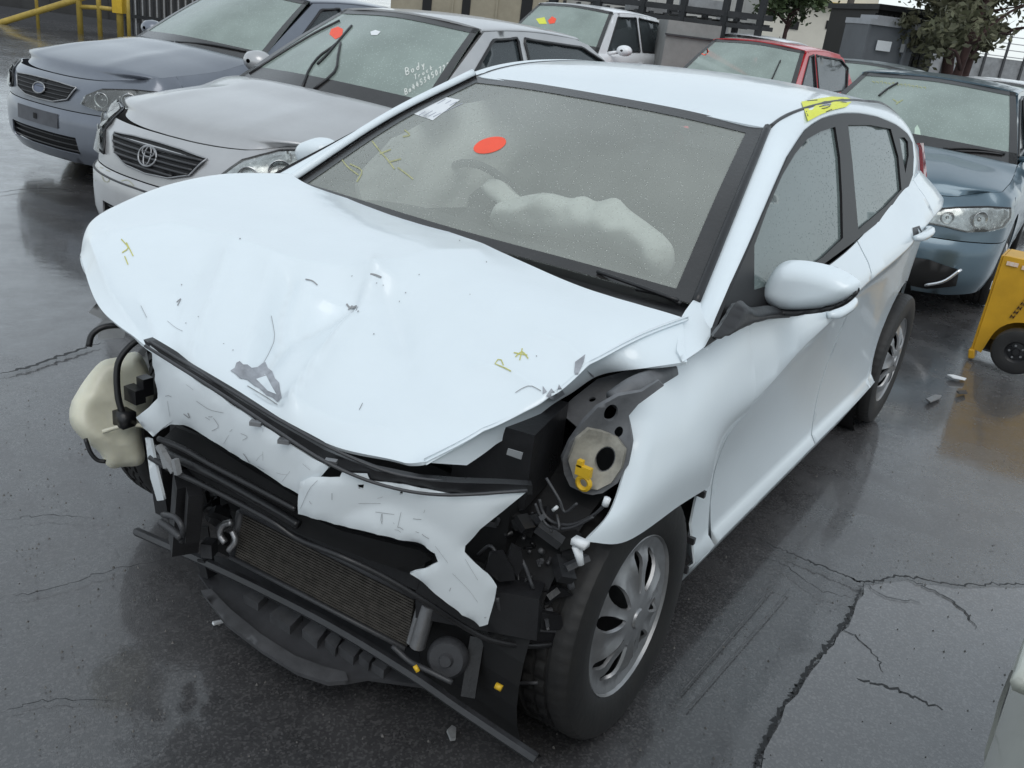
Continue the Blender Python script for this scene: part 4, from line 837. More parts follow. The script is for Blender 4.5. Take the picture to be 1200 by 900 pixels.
# black grille carrier under the bonnet edge
up = [(168, 398), (210, 424), (260, 455), (320, 493), (380, 527), (440, 552), (490, 563), (540, 566), (590, 567), (624, 569), (624, 579), (560, 585), (500, 581), (455, 573), (410, 556), (375, 541), (320, 505), (260, 465), (210, 432), (172, 407)]
trim = mesh('grille_carrier', *sheet(up, bsf(.012), 8), BLK, car, ref=FREF, thick=.02)
mb = MB(); mb.tube([S(170, 405, .04), S(260, 462, .04), S(320, 502, .04), S(385, 543, .04), S(450, 569, .04), S(520, 580, .04), S(618, 575, .03)], .0032, 6, 40); mb.tube([S(175, 400, .01), S(260, 452, .01), S(330, 494, .01), S(400, 531, .01), S(470, 557, .01), S(560, 567, .0)], .0028, 6, 40)
mb.build('carrier_lip', DGR, trim, True)
mb = MB()
for q in ((333, 517), (388, 541), (300, 496)): mb.box(S(*q, .030), (.012, .022, .008), Matrix.Rotation(.5, 3, 'Z'))
mb.build('carrier_clip', ALU, trim)
# lower grille bars
for P, r in (([(186, 514, 0), (215, 526, .0), (250, 546, .0), (300, 572, 0), (347, 597, 0)], .006), ([(176, 536, 0), (205, 553, 0), (235, 567, 0), (280, 590, 0), (320, 612, 0), (350, 632, 0), (400, 652, .01), (450, 676, .01), (500, 706, .01), (540, 732, .0), (575, 750, 0), (620, 757, -.02), (655, 754, -.04)], .006), ([(182, 526, -.03), (240, 552, -.03), (300, 585, -.03), (350, 615, -.03)], .010)):
    mb = MB(); mb.tube([S(a_, b_, d_) for a_, b_, d_ in P], r, 8, 50); mb.build('grille_bar', BLK, car, True)
mesh('grille_dark_backing', *sheet([(188, 517), (205, 500), (232, 511), (300, 554), (348, 582), (349, 600), (400, 622), (492, 645), (506, 655), (480, 672), (430, 655), (350, 625), (290, 590), (230, 560)], bsf(-.06), 12), DRK, car, ref=FREF, thick=.01)  # near-black sheet standing for the unlit depth of the opening
mb = MB()
for q0, q1 in (((190, 527), (196, 548)), ((205, 538), (209, 556)), ((186, 522), (204, 553))): mb.bar(S(*q0, .005), S(*q1, .005), .012)
mb.build('grille_bracket', PRI, car)
# radiator and condenser
def RP(px, py, dx=0): return at(px, py, n=(1, .12, .10), c=.515+dx)
rc = [RP(322-39, 600), RP(487, 702), RP(479, 756), RP(274, 649)]
mesh('condenser', [rc[0], rc[1], rc[2], rc[3]]+[p+Vector((-.05, 0, 0)) for p in rc], [(0, 1, 2, 3), (4, 7, 6, 5), (0, 4, 5, 1), (1, 5, 6, 2), (2, 6, 7, 3), (3, 7, 4, 0)], mat('condenser_core', (.010, .009, .008), .55, .3, nscale=40, namt=.3), car, smooth=False)
cond = [o for o in car.children if o.name == 'condenser'][0]; mb = MB(); FIN = mat('fin_metal', (.11, .10, .088), .5, .3, nscale=60, namt=.3)
for i in range(17):
    t = (i+.5)/17; mb.bar(rc[0].lerp(rc[3], t)+Vector((.003, 0, 0)), rc[1].lerp(rc[2], t)+Vector((.003, 0, 0)), .006, .0042)
o = mb.build('cooling_fins', FIN, cond); o['kind'] = 'stuff'
mb = MB(); mb.tube([rc[3]+Vector((.01, .0, -.004)), rc[2]+Vector((.01, 0, -.004))], .006, 6); mb.tube([rc[0]+Vector((.0, 0, .006)), rc[1]+Vector((.0, 0, .006))], .008, 6); mb.tube([rc[0], rc[3]], .012, 8); mb.build('condenser_frame', DGR, cond, True)
mb = MB(); a_, b_ = RP(503, 708, .02), RP(489, 757, .02); mb.tube([a_, b_], .017, 14); mb.tube([RP(494, 706, .01), RP(481, 753, .01)], .009, 10); o = mb.build('receiver_drier', ALU, cond, True, 40)
hp = RP(526, 769, .0); mb = MB(); mb.lathe([(.0001, .030), (.012, .030), (.016, .022), (.036, .022), (.044, .012), (.044, 0), (.0001, 0)], hp, (.9, .35, .25), 28); mb.build('horn', DGR, car, True, 40)
# crossbeam, supports, lower bar, undertray, engine mass
mb = MB(); mb.bar(S(210, 500, -.10), S(330, 585, -.10), .05, .09); mb.bar(S(330, 585, -.10), S(500, 665, -.10), .05, .09); mb.bar((.42, .50, .45), (.33, .74, .47), .06, .10); mb.build('crash_beam', BLK, car)
mb = MB(); mb.bar(S(222, 560, -.06), S(215, 640, -.10), .06, .05); mb.bar(S(228, 575, -.03), S(224, 630, -.06), .03, .03); mb.bar(RP(560, 745, -.05), RP(549, 815, -.01), .03, .03); mb.bar(S(190, 530, -.1), S(200, 600, -.12), .05); mb.build('radiator_support', BLK, car)
lb0, lb1 = at(160, 623, x=.375), at(628, 889, x=.375)
mb = MB(); mids = [lb0, at(243, 660, x=.405), at(320, 697, x=.42), at(398, 738, x=.425), at(484, 791, x=.41), at(540, 830, x=.395), lb1]
mb.tube(mids, 0.0125, 6, 30); bar = mb.build('lower_bar', mat('bar_black', (.05, .051, .056), .42, nscale=12, namt=.3, rvar=.1, bscale=50, bstr=.3), car, True, 50)
mb = MB()
for q in ((243, 664),): mb.box(at(*q, x=.40), (.03, .03, .05), Matrix.Rotation(.3, 3, 'X'))
mb.build('bar_bracket', BLK, bar)
def ut(a): return np.array([tuple(at(px, py, n=(.25, 0, 1), c=.25*.42+.115)) for px, py in a])
und = mesh('undertray', *sheet([(232, 672), (252, 700), (290, 735), (330, 768), (365, 788), (402, 799), (430, 794), (520, 806), (570, 815), (580, 812), (500, 770), (400, 715), (320, 672), (250, 650)], ut, 14), DGR, car, ref=(.3, 0, -2), thick=.012)
RIB = mat('rib_grey', (.085, .086, .092), .5, nscale=14, namt=.25)
mesh('undertray_lip', *sheet([(240, 694), (252, 692), (275, 716), (312, 746), (350, 770), (385, 783), (409, 789), (412, 799), (388, 801), (352, 789), (310, 763), (268, 731)], lambda q: ut(q)+np.array([.012, 0, .012]), 8), RIB, und, ref=(.3, 0, -2), thick=.014)
for q, w_, h_ in (((300, 708), 26, 16), ((336, 731), 36, 26), ((369, 749), 26, 24), ((391, 760), 17, 20), ((411, 769), 26, 22), ((430, 779), 16, 16), ((447, 788), 20, 15)):
    P = [(q[0]-w_*.5-2, q[1]-h_*.1), (q[0]-w_*.1, q[1]-h_*.6), (q[0]+w_*.5, q[1]-h_*.1), (q[0]+w_*.1, q[1]+h_*.5)]
    b = ut(P); mesh('undertray_rib', np.concatenate([b+np.array([0, 0, .024]), b-np.array([0, 0, .01])]), [(0, 1, 2, 3), (0, 4, 5, 1), (1, 5, 6, 2), (2, 6, 7, 3), (3, 7, 4, 0)], RIB, und, smooth=False)
mb = MB(); mb.box((.10, .02, .50), (.36, .70, .40)); mb.box((.16, .38, .66), (.26, .22, .20)); mb.box((.0, .0, .74), (.3, .6, .10)); mb.box((.27, .15, .46), (.08, .95, .42)); mb.build('dark_engine_block', DRK, car)  # near-black mass put in so the gaps in the front stay dark
mb = MB(); mb.box(at(598, 520, x=.20), (.20, .17, .17), Matrix.Rotation(.2, 3, 'Z')); bat = mb.build('battery', BLK, car)
TB = bvh(bat); P = [at(600, 523, x=.316), at(617, 528, x=.316), at(615, 536, x=.316), at(598, 530, x=.316)]; mesh('battery_label', [p+Vector((.012, .0, 0)) for p in P], [(0, 1, 2, 3)], PRI, bat, smooth=False, thick=.002)
# headlight opening: bare inner wing panel with holes
PR2 = mat('dull_grey_panel', (.17, .175, .185), .5, nscale=9, namt=.25, bscale=50, bstr=.3)
HN = dict(n=(1, .55, .12), c=.18+.55*.685+.12*.80)
def hp_(off=0): return lambda a: np.array([tuple(at(px, py, n=HN['n'], c=HN['c']+off+.02*math.sin((px+py)*.05))) for px, py in a])
def circ(cx, cy, r, k=1.25, n=20): return [(cx+r*math.cos(t)-.25*r*math.sin(t), cy+r*k*math.sin(t)) for t in np.linspace(0, 2*math.pi, n+1)[:-1]]
pan = [(752, 459), (772, 446), (778, 452), (748, 474), (737, 487), (740, 515), (735, 545), (724, 566), (706, 578), (694, 580), (684, 578), (668, 570), (661, 555), (659, 538), (668, 518), (684, 495), (700, 478), (725, 464)]
hl = mesh('headlight_panel', *sheet(pan, hp_(0), 6, [circ(709, 538, 11), circ(725, 506, 5), circ(716, 484, 8)]), PR2, car, ref=(-.5, .2, .6), thick=.01); hl['label'] = 'bare grey inner wing panel where the left headlight was'
mesh('dark_hole_backing', *sheet([(700, 520), (735, 475), (760, 470), (745, 560), (700, 575)], hp_(-.10), 12), DRK, car, ref=(-.5, .2, .6))  # near-black sheet stands for the shade seen through the holes
mesh('lamp_socket', *sheet([(666, 540), (676, 515), (690, 503), (705, 506), (722, 512), (732, 525), (728, 548), (716, 566), (700, 574), (684, 572), (672, 560)], hp_(.012), 6, [circ(709, 538, 12)]), mat('worn_socket', (.46, .44, .38), .55, nscale=12, namt=.35, bscale=40, bstr=.4), hl, ref=(-.5, .2, .6), thick=.012)
YP = mat('yellow_plastic', (.80, .50, .03), .45, nscale=20, namt=.1)
mb = MB(); c = Vector(hp_(.04)([(684, 566)])[0]); mb.tube([c+Vector((0, math.cos(t)*.014, math.sin(t)*.014)) for t in np.linspace(0, 6.283, 14)], .0055, 6); mb.box(c+Vector((0, -.004, .026)), (.012, .034, .022)); mb.box(c+Vector((0, -.014, .040)), (.012, .012, .014)); mb.build('yellow_clip', YP, hl, True, 40)
mb = MB(); mb.tube([at(718, 470, y=.715), at(745, 452, y=.735), at(785, 436, y=.745)], .022, 8, 12); mb.build('inner_wing_rail', PR2, car, True)
mesh('inner_wing', *sheet([(655, 482), (672, 466), (700, 444), (722, 438), (770, 425), (800, 420), (795, 432), (745, 455), (712, 468), (690, 486), (676, 500)], lambda a: np.array([tuple(at(px, py, z=.80+.0012*(480-py)+.0004*(px-700))) for px, py in a]), 10, [circ(694, 468, 4, .7)]), PR2, car, ref=(0, .4, 0), thick=.006)
mb = MB()
mb.tube([at(*q, x=.30) for q in ((632, 585), (636, 600), (648, 612), (668, 615), (690, 607), (706, 594), (710, 582))], .0035, 6, 30); mb.tube([at(*q, x=.31) for q in ((627, 590), (634, 606), (646, 618), (670, 618), (695, 606))], .003, 6, 30)
mb.tube([at(*q, x=.30) for q in ((640, 560), (655, 585), (662, 600), (676, 590))], .003, 6, 20); mb.tube([at(*q, x=.34) for q in ((560, 650), (575, 640), (590, 660), (610, 655), (625, 690))], .004, 6, 24)
mb.tube([at(*q, x=.30) for q in ((480, 780), (500, 800), (540, 806), (570, 790), (590, 800), (630, 800))], .004, 6, 24); mb.tube([RP(460, 757, .05), RP(480, 775, .05), RP(500, 785, .05), RP(530, 800, .04)], .006, 6, 20)
mb.build('wiring', DGR, car, True)
mb = MB()
mb.tube([at(712, 584, x=.305), at(709, 592, x=.305)], .007, 8); mb.tube([at(676, 640, x=.36), at(681, 662, x=.36)], [.010, .006], 8); mb.box(at(680, 636, x=.36), (.02, .03, .012)); mb.tube([at(648, 598, x=.3), at(653, 594, x=.3)], .004, 6); mb.build('white_connector', PAP, car, True)
mb = MB(); mb.tube([RP(581, 803, .0), RP(588, 807, .0)], .007, 8); mb.tube([RP(486, 780, .06), RP(490, 787, .06)], .005, 8); mb.build('yellow_plug', YP, car, True)
# broken bumper brackets in front of the left wheel
for P in ([(590, 708), (600, 711), (658, 722), (661, 738), (640, 738), (588, 730), (584, 722)], [(566, 728), (584, 732), (660, 742), (660, 752), (610, 756), (575, 748)], [(600, 640), (611, 646), (614, 664), (606, 676), (594, 655)], [(575, 650), (590, 648), (602, 668), (604, 680), (585, 682), (568, 668)], [(625, 690), (660, 690), (672, 698), (655, 700), (640, 708), (620, 706)], [(556, 680), (575, 690), (586, 705), (580, 730), (572, 735)]):
    mesh('broken_bracket', *sheet(P, bsf(-.045+.03*random.random()), 10), random.choice([BLK, DGR]), car, ref=FREF, thick=.012)
mb = MB(); mb.tube([S(590, 732, -.03), S(625, 738, -.03), S(660, 740, -.04)], .004, 6, 12); mb.tube([at(*q, x=.27) for q in ((628, 668), (645, 660), (662, 668), (670, 690))], .008, 8, 20); mb.tube([S(582, 700, -.02), S(586, 715, -.02), S(584, 728, -.02)], .006, 6, 10); mb.build('broken_edge', DGR, car, True)
for k in range(26):
    q = (random.uniform(555, 680), random.uniform(600, 700)); c = at(*q, x=random.uniform(.22, .33)); mb = MB()
    mb.box(c, (random.uniform(.01, .04), random.uniform(.02, .07), random.uniform(.008, .03)), Matrix.Rotation(random.uniform(-1, 1), 3, 'X') @ Matrix.Rotation(random.uniform(-1, 1), 3, 'Z')); mb.build('broken_bracket', random.choice([BLK, DGR, BLK, DRK]), car)
for k in range(16):
    q = (random.uniform(185, 275), random.uniform(575, 650)); c = RP(*q, random.uniform(-.1, -.01)); mb = MB()
    mb.box(c, (random.uniform(.01, .04), random.uniform(.02, .06), random.uniform(.01, .05)), Matrix.Rotation(random.uniform(-1, 1), 3, 'X') @ Matrix.Rotation(random.uniform(-1, 1), 3, 'Z')); mb.build('broken_bracket', random.choice([BLK, DGR, DRK]), car)
mb = MB(); mb.tube([RP(264, 636, .02), RP(258, 626, .02), RP(262, 615, .02), RP(272, 612, .02)], .008, 8, 16); mb.tube([RP(268, 645, .03), RP(276, 634, .03), RP(272, 622, .03)], .007, 8, 14); mb.build('coolant_pipe', ALU, car, True)
mb = MB(); mb.tube([S(191, 603, .0), S(206, 607, .0), S(214, 620, .0), S(213, 634, -.02)], .007, 6, 14); mb.tube([S(188, 612, .0), S(200, 620, .0), S(212, 630, .0)], .009, 6, 12); mb.build('tow_hook', DGR, car, True)
# washer bottle hanging out on the right side
BOT = mat('cream_tank', (.78, .76, .62), .34, nscale=7, namt=.10, bscale=10, bstr=.3)
BOT.node_tree.nodes['Principled BSDF'].inputs['Subsurface Weight'].default_value = .35; BOT.node_tree.nodes['Principled BSDF'].inputs['Subsurface Radius'].default_value = (.06, .055, .04)
bo = [(84, 470), (98, 447), (118, 424), (140, 418), (158, 412), (168, 420), (176, 440), (180, 466), (168, 490), (166, 510), (170, 535), (164, 545), (146, 547), (128, 548), (116, 530), (98, 516), (84, 500), (81, 485)]
bot = pillow('washer_bottle', bo, dict(n=(.5, .8, .25), c=-.185), .085, .08, 22, BOT, car, 5, axis=(.5, .8, .25), wr=.85, wf=3.2, ridge=True)
mb = MB(); BN = dict(n=(.5, .8, .25), c=-.098)
mb.tube([at(*q, **BN) for q in ((120, 506), (140, 500), (160, 498), (172, 500))], .006, 6, 14); mb.build('tank_seam', BOT, bot, True)
mb = MB(); mb.tube([at(*q, **BN) for q in ((104, 406), (108, 392), (122, 383), (146, 382), (166, 392))], .008, 8, 20); mb.tube([at(*q, **BN) for q in ((168, 394), (150, 408), (138, 428), (138, 462), (144, 486))], .009, 8, 24); mb.tube([at(*q, **BN) for q in ((100, 514), (106, 530), (114, 539), (124, 541))], .006, 6, 14); mb.box(at(146, 490, **BN), (.04, .045, .04)); mb.build('washer_hose', BLK, car, True)
for P in ([(104, 366), (116, 353), (140, 370), (156, 384), (118, 373)], [(112, 384), (122, 374), (150, 380), (146, 396), (116, 398)], [(160, 376), (178, 384), (184, 400), (168, 398)], [(150, 455), (164, 440), (176, 450), (178, 470), (166, 478)], [(160, 425), (172, 412), (178, 440), (168, 446)]):
    cb_ = -.20-.05*random.random(); mesh('torn_bracket', *sheet(P, lambda a: np.array([tuple(at(px, py, n=(.6, .7, .3), c=cb_+.02)) for px, py in a]), 8), random.choice([PRI, DGR, PRI]), car, ref=FREF, thick=.008)
mb = MB(); mb.box(at(158, 462, **BN), (.03, .05, .04)); mb.box(at(170, 452, **BN), (.03, .03, .05)); mb.build('washer_pump', BLK, car)

rk_ = random.Random(11)
for k in range(46):
    q = (rk_.uniform(556, 650), rk_.uniform(590, 735)); c = at(*q, x=rk_.uniform(.26, .33)); mb = MB(); s_ = rk_.uniform(.4, 1)
    R3 = Matrix.Rotation(rk_.uniform(-2, 2), 3, 'X') @ Matrix.Rotation(rk_.uniform(-1, 1), 3, 'Z')
    if k % 6 == 0: mb.tube([c, c+R3 @ Vector((.0, .02*s_, .008)), c+R3 @ Vector((.01, .04*s_, -.012)), c+R3 @ Vector((.0, .07*s_, .01))], .003, 6, 10)
    elif k % 3 != 2: mb.box(c, (.006, .035*s_, .012*s_), R3, .7); mb.box(c+R3 @ Vector((0, .015*s_, .01)), (.008, .006, .02*s_), R3)
    else: mb.lathe([(.0001, .006), (.006*s_, .006), (.008*s_, .0), (.008*s_, -.012)], c, R3 @ Vector((1, 0, .3)), 10)
    mb.build('broken_fitting', rk_.choice([DGR, BLK, DGR, BLK, RIB]), car, k % 3 != 1)
# ------------------------------------------------------------------ the other parked cars
LENS = glass('lamp_lens', (.66, .68, .66), .20, .06, 40, .1, .10); LCH = mat('lamp_chrome', (.62, .63, .64), .22, .9, nscale=14, namt=.35, bscale=24, bstr=.5); LDK = mat('lamp_dark', (.05, .05, .055), .3, .4, nscale=14, namt=.2)
AMB = mat('amber_lens', (.42, .10, .03), .25, nscale=10, namt=.2)
GLB = glass('misted_pale_glass', (.40, .48, .44), .60, .09, 80, .2, .10); GLD = glass('dark_side_glass', (.045, .055, .06), .85, .06, 80, .15, .05)
class GCar:
    def __init__(s, name, label, x, y, h, col, fo=.9, wb=2.7, ro=1.0, hw=.89, zn=.72, zh=.86, zb=.94, zrear=1.0, xc=-.28, xrf=-.98, xrr=-2.1, xcb=-2.85, zr=1.40, yr=.56, crown=.05, noseround=1., parts='full', group=None, boot=True, cat='car', za=None):
        s.__dict__.update(locals()); s.o = empty(name, (x, y, 0), h, label, cat, group); s.inv = s.o.matrix_basis.inverted()
        L = [(fo, 0), (fo-.012*noseround, .25), (fo-.06*noseround, .48), (fo-.15*noseround, .67), (fo-.34, hw-.05), (fo-.6, hw-.012), (0, hw), (-wb*.5, hw), (-wb, hw-.005), (-wb-ro*.5, hw-.05), (-wb-ro+.12, hw-.25), (-wb-ro+.02, .3), (-wb-ro, 0)]
        P = cr(np.array(L), 400); d = np.concatenate([[0], np.cumsum(np.linalg.norm(np.diff(P, axis=0), axis=1))]); s.tt, s.P = d, P
        T = np.gradient(P, axis=0); T /= np.linalg.norm(T, axis=1, keepdims=True); s.N = np.stack([-T[:, 1], T[:, 0]], 1)*-1
        if s.N[200, 1] < 0: s.N *= -1
        s.REF = (-wb/2, 0, .5)
        s.build()
    def tx(s, x): i = np.argmin(np.abs(s.P[:, 0]-x)); return s.tt[i]
    def ze(s, x): return herm([-s.wb-s.ro, -s.wb, -s.wb*.6, -.6, s.xc, 0, s.fo-.3, s.fo-.08, s.fo], [s.zrear-.04, s.zrear, s.zb+.04, s.zb+.005, s.zb, s.zh+.02, s.zn+.06, s.zn+.012, s.zn], x)
    def B(s, a, off=0):
        a = np.asarray(a, float); t = np.abs(a[:, 0]); sg = np.where(a[:, 0] < 0, -1, 1); z = a[:, 1]
        x = np.interp(t, s.tt, s.P[:, 0]); y = np.interp(t, s.tt, s.P[:, 1]); nx = np.interp(t, s.tt, s.N[:, 0]); ny = np.interp(t, s.tt, s.N[:, 1])
        ins = np.interp(z, [.12, .2, .3, .45, .6, .75, .9, 1.05], [.09, .04, .01, 0, 0, .006, .03, .06])
        inf = np.interp(z, [.12, .18, .26, .4, .50, .535, .60, .70, .80, .95], [.10, .05, .0, -.005, 0, .028, .035, .06, .12, .25])
        wf = np.clip((nx-.15)/.6, 0, 1)*(x > 0); e = s.ze(x); k = np.clip((z-(e-.07))/.07, 0, 1.3)**2*.065
        i = ins*(1-wf)+inf*wf+k-off
        return np.stack([x-nx*i, sg*(y-ny*i), z], 1)
    def sh(s, name, ol, m, par=None, off=0, step=.06, thick=0, holes=()):
        v, f = sheet(ol, lambda a: s.B(a, off), step, holes); return mesh(name, v, f, m, par or s.o, ref=s.REF, thick=thick)
    def build(s):
        t_a0, t_a1 = s.tx(.37), s.tx(-.37); r0, r1 = s.tx(-s.wb+.37), s.tx(-s.wb-.37); tend = s.tt[-1]; s.ta = t_a0
        def top(t0, t1, n, d=0): return [(t, float(s.ze(np.interp(t, s.tt, s.P[:, 0])))-d) for t in np.linspace(t0, t1, n)]
        s.top = top; zbt = .535
        # bumper, nose panel, sides
        lo = s.intake if hasattr(s, 'intake') else [(-.45, .24), (.45, .24), (.42, .36), (-.42, .36)]
        s.bump = s.sh('front_bumper', [(-t_a0, .21), (-t_a0*.6, .17), (0, .165), (t_a0*.6, .17), (t_a0, .21), (t_a0, zbt-.003), (t_a0*.5, zbt-.003), (0, zbt-.003), (-t_a0*.5, zbt-.003), (-t_a0, zbt-.003)], s.col, step=.05, thick=.01, holes=[lo])
        s.sh('lower_intake', [(p[0]*1.03, p[1]+(.01 if p[1] > .3 else -.01)) for p in lo], DRK, s.bump, off=-.04)
        for k in range(3):
            z = np.interp(k, [-.6, 2.6], [min(p[1] for p in lo), max(p[1] for p in lo)]); w = max(p[0] for p in lo)*.97
            mb = MB(); mb.tube(s.B([(t, z) for t in np.linspace(-w, w, 14)], -.02), .006, 6); mb.build('intake_slat', BLK, s.bump, True)
        s.nose = s.sh('nose_panel', [(-t_a0, zbt+.003)]+[(t_a0*k/4, zbt+.003) for k in range(-3, 4)]+[(t_a0, zbt+.003)]+top(t_a0, -t_a0, 24), s.col, step=.05, thick=.01)
        for sg in (1, -1):
            def q(x, z): return (sg*s.tx(x), z)
            ar = lambda c: [(sg*(s.tx(c)-.36*math.cos(t)), .31+.36*math.sin(t)) for t in np.linspace(rad(13), rad(167), 14)]
            fen = [(sg*(t_a0+.003), .54), (sg*(t_a0+.003), float(s.ze(.37)))]+[(sg*t, z) for t, z in top(t_a0+.003, s.tx(-.55), 14)]+[q(-.55, .5), q(-.56, .2), q(-.39, .19)]+[p for p in reversed(ar(0)) ]
            v, f = sheet([p for p in fen], lambda a: s.B(a), .06); mesh('front_fender', v, f, s.col, s.o, ref=s.REF, thick=.008)
            db = -s.wb*.53
            for nm, x0, x1 in (('front_door', -.555, db), ('rear_door', db-.006, -s.wb+.02)):
                ol = [q(x0, .24)]+[q(x0, .6)]+[(sg*t, z) for t, z in top(s.tx(x0), s.tx(x1), 10)]
                ol += [q(x1, .70)]+([(sg*(s.tx(-s.wb)-.37*math.cos(t)), .31+.37*math.sin(t)) for t in np.linspace(rad(75), rad(8), 8)] if nm == 'rear_door' else [q(x1, .24)])
                if nm == 'rear_door': ol += [q(-s.wb+.40, .24)]
                v, f = sheet(ol, lambda a: s.B(a), .06); d_ = mesh(nm, v, f, s.col, s.o, ref=s.REF, thick=.008)
                hx = x1+.16; hz = float(s.ze(hx))-.13; mb = MB(); mb.tube(s.B([(sg*s.tx(hx+.08), hz), (sg*s.tx(hx), hz+.005), (sg*s.tx(hx-.09), hz+.01)], .025), .013, 6, 8); mb.build('door_handle', s.col, d_, True)
            ol = [q(-s.wb+.012, .705)]+[(sg*t, z) for t, z in top(s.tx(-s.wb+.012), tend, 18)]+[(sg*tend, .2), (sg*s.tx(-s.wb-s.ro*.75), .2), (sg*(s.tx(-s.wb)+.36), .24)]+list(reversed([(sg*(s.tx(-s.wb)-.36*math.cos(t)), .31+.36*math.sin(t)) for t in np.linspace(rad(75), rad(167), 10)]))
            v, f = sheet(ol, lambda a: s.B(a), .08); mesh('quarter_panel', v, f, s.col, s.o, ref=s.REF, thick=.008)
            v, f = sheet([q(-.39, .232), q(-.41, .16), q(-s.wb+.41, .16), q(-s.wb+.40, .232)], lambda a: s.B(a), .08); mesh('side_sill', v, f, s.col, s.o, ref=s.REF, thick=.008)
            if s.parts != 'far':
                for wx in (0, -s.wb):
                    w = wheel(s.o, (wx, sg*(s.hw-.10), .315), sg, random.random()); w.scale = (1.03, 1.1, 1.03)
        # bonnet as a curved patch between its edges
        t0, t1 = s.tx(s.fo-.22), s.tx(s.xc); nb, na = 33, 24; s.t0 = t0
        F_ = s.B([(b*t0, float(s.ze(np.interp(abs(b*t0), s.tt, s.P[:, 0])))) for b in np.linspace(-1, 1, nb)], -.004)
        Sd = s.B([(t, float(s.ze(np.interp(t, s.tt, s.P[:, 0])))) for t in np.linspace(t0, t1, na)], -.004); Sr = Sd*np.array([1, -1, 1])
        ye = Sd[-1][1]; bs = np.linspace(-1, 1, nb); R_ = np.stack([s.xc+.13*(1-bs**2)+(Sd[-1][0]-s.xc)*bs**2, bs*ye, Sd[-1][2]+s.crown*.6*(1-bs**2)], 1)
        H = np.zeros((na, nb, 3))
        for i in range(na):
            a = i/(na-1)
            for j in range(nb):
                b = j/(nb-1); c = (1-a)*F_[j]+a*R_[j]+(1-b)*Sr[i]+b*Sd[i]-((1-a)*(1-b)*F_[0]+(1-a)*b*F_[-1]+a*(1-b)*R_[0]+a*b*R_[-1])
                bb = 2*b-1; c[2] += s.crown*math.sin(math.pi*min(1, a*.94+.03))*(1-bb**4)+.010*math.exp(-((abs(bb)-.55+.15*a)/.10)**2)*math.sin(math.pi*a); H[i, j] = c
        s.hood = mesh('bonnet', H.reshape(-1, 3), grid_faces(na, nb), s.col, s.o, ref=(0, 0, 0), thick=.006)
        mb = MB(); mb.box((-.05, 0, .55), (1.2, 1.2, .5)); mb.box((-s.wb/2, 0, .42), (s.wb+1.2, 1.45, .45)); mb.build('dark_inner_body', DRK, s.o)
        # glasshouse
        za = s.za or float(s.ze(s.xc-.05)); ya = s.hw-.115; zr, yr = s.zr, s.yr; s.za_ = za
        W_ = [[(s.xc-.05, -ya, za-.005), (s.xc+.09, 0, za+.02), (s.xc-.05, ya, za-.005)], [((s.xc+s.xrf)/2-.03, -(ya+yr)/2, (za+zr)/2+.012), ((s.xc+s.xrf)/2+.09, 0, (za+zr)/2+.05), ((s.xc+s.xrf)/2-.03, (ya+yr)/2, (za+zr)/2+.012)], [(s.xrf, -yr, zr), (s.xrf+.06, 0, zr+.028), (s.xrf, yr, zr)]]
        v, f = patch(W_, 16, 28); s.ws = mesh('windscreen', v, f, GLB, s.o, ref=s.REF)
        A_ = v.reshape(16, 28, 3); mb = MB(); up_ = np.array([.5, 0, .86])*.004
        for sl2 in (A_[:3], A_[14:], A_[:, :2], A_[:, 26:]): mb.add((sl2+up_).reshape(-1, 3), grid_faces(sl2.shape[0], sl2.shape[1]))
        mb.build('windscreen_border', FRT, s.ws, True)
        rows = []
        for k in range(7):
            a = k/6; x = s.xrf+(s.xrr-s.xrf)*a; zz = zr+.03*math.sin(math.pi*min(1, a*.85+.1)); xo = .06*(1-a)**2
            rows.append([(x, -yr-.015, zz-.03), (x, -yr, zz-.004), (x+xo*.6, -yr*.6, zz+.022), (x+xo, 0, zz+.032), (x+xo*.6, yr*.6, zz+.022), (x, yr, zz-.004), (x, yr+.015, zz-.03)])
        v, f = patch(rows, 24, 36); s.roof = mesh('roof', v, f, s.col, s.o, ref=s.REF, thick=.012)
        xe = -s.wb-s.ro; zbk = s.zrear
        R2 = [[(s.xrr, -yr, zr-.01), (s.xrr-.02, 0, zr+.03), (s.xrr, yr, zr-.01)], [((s.xrr+s.xcb)/2, -yr-.04, (zr+zbk)/2+.03), ((s.xrr+s.xcb)/2-.06, 0, (zr+zbk)/2+.06), ((s.xrr+s.xcb)/2, yr+.04, (zr+zbk)/2+.03)], [(s.xcb, -ya+.06, zbk), (s.xcb-.10, 0, zbk+.02), (s.xcb, ya-.06, zbk)]]
        v, f = patch(R2, 12, 18); mesh('rear_window', v, f, GLB, s.o, ref=s.REF)
        if s.boot:
            v, f = patch([[(s.xcb, -ya, zbk-.01), (s.xcb-.10, 0, zbk+.03), (s.xcb, ya, zbk-.01)], [(xe+.3, -ya+.1, zbk-.02), (xe+.2, 0, zbk+.02), (xe+.3, ya-.1, zbk-.02)], [(xe+.02, -.5, zbk-.12), (xe, 0, zbk-.1), (xe+.02, .5, zbk-.12)]], 12, 14); mesh('boot_lid', v, f, s.col, s.o, ref=s.REF, thick=.008)
        else:
            v, f = patch([[(s.xcb, -ya+.02, zbk), (s.xcb-.1, 0, zbk+.02), (s.xcb, ya-.02, zbk)], [(xe+.05, -.7, .8), (xe, 0, .8), (xe+.05, .7, .8)], [(xe+.05, -.7, .25), (xe, 0, .25), (xe+.05, .7, .25)]], 12, 14); mesh('tailgate', v, f, s.col, s.o, ref=s.REF, thick=.008)
        def lean(off):
            def fn(a): return np.stack([a[:, 0], np.interp(a[:, 1], [za-.1, zr], [ya+.022, yr+.018])+off, a[:, 1]], 1)
            return fn
        zb_ = lambda x: float(s.ze(x))-.012
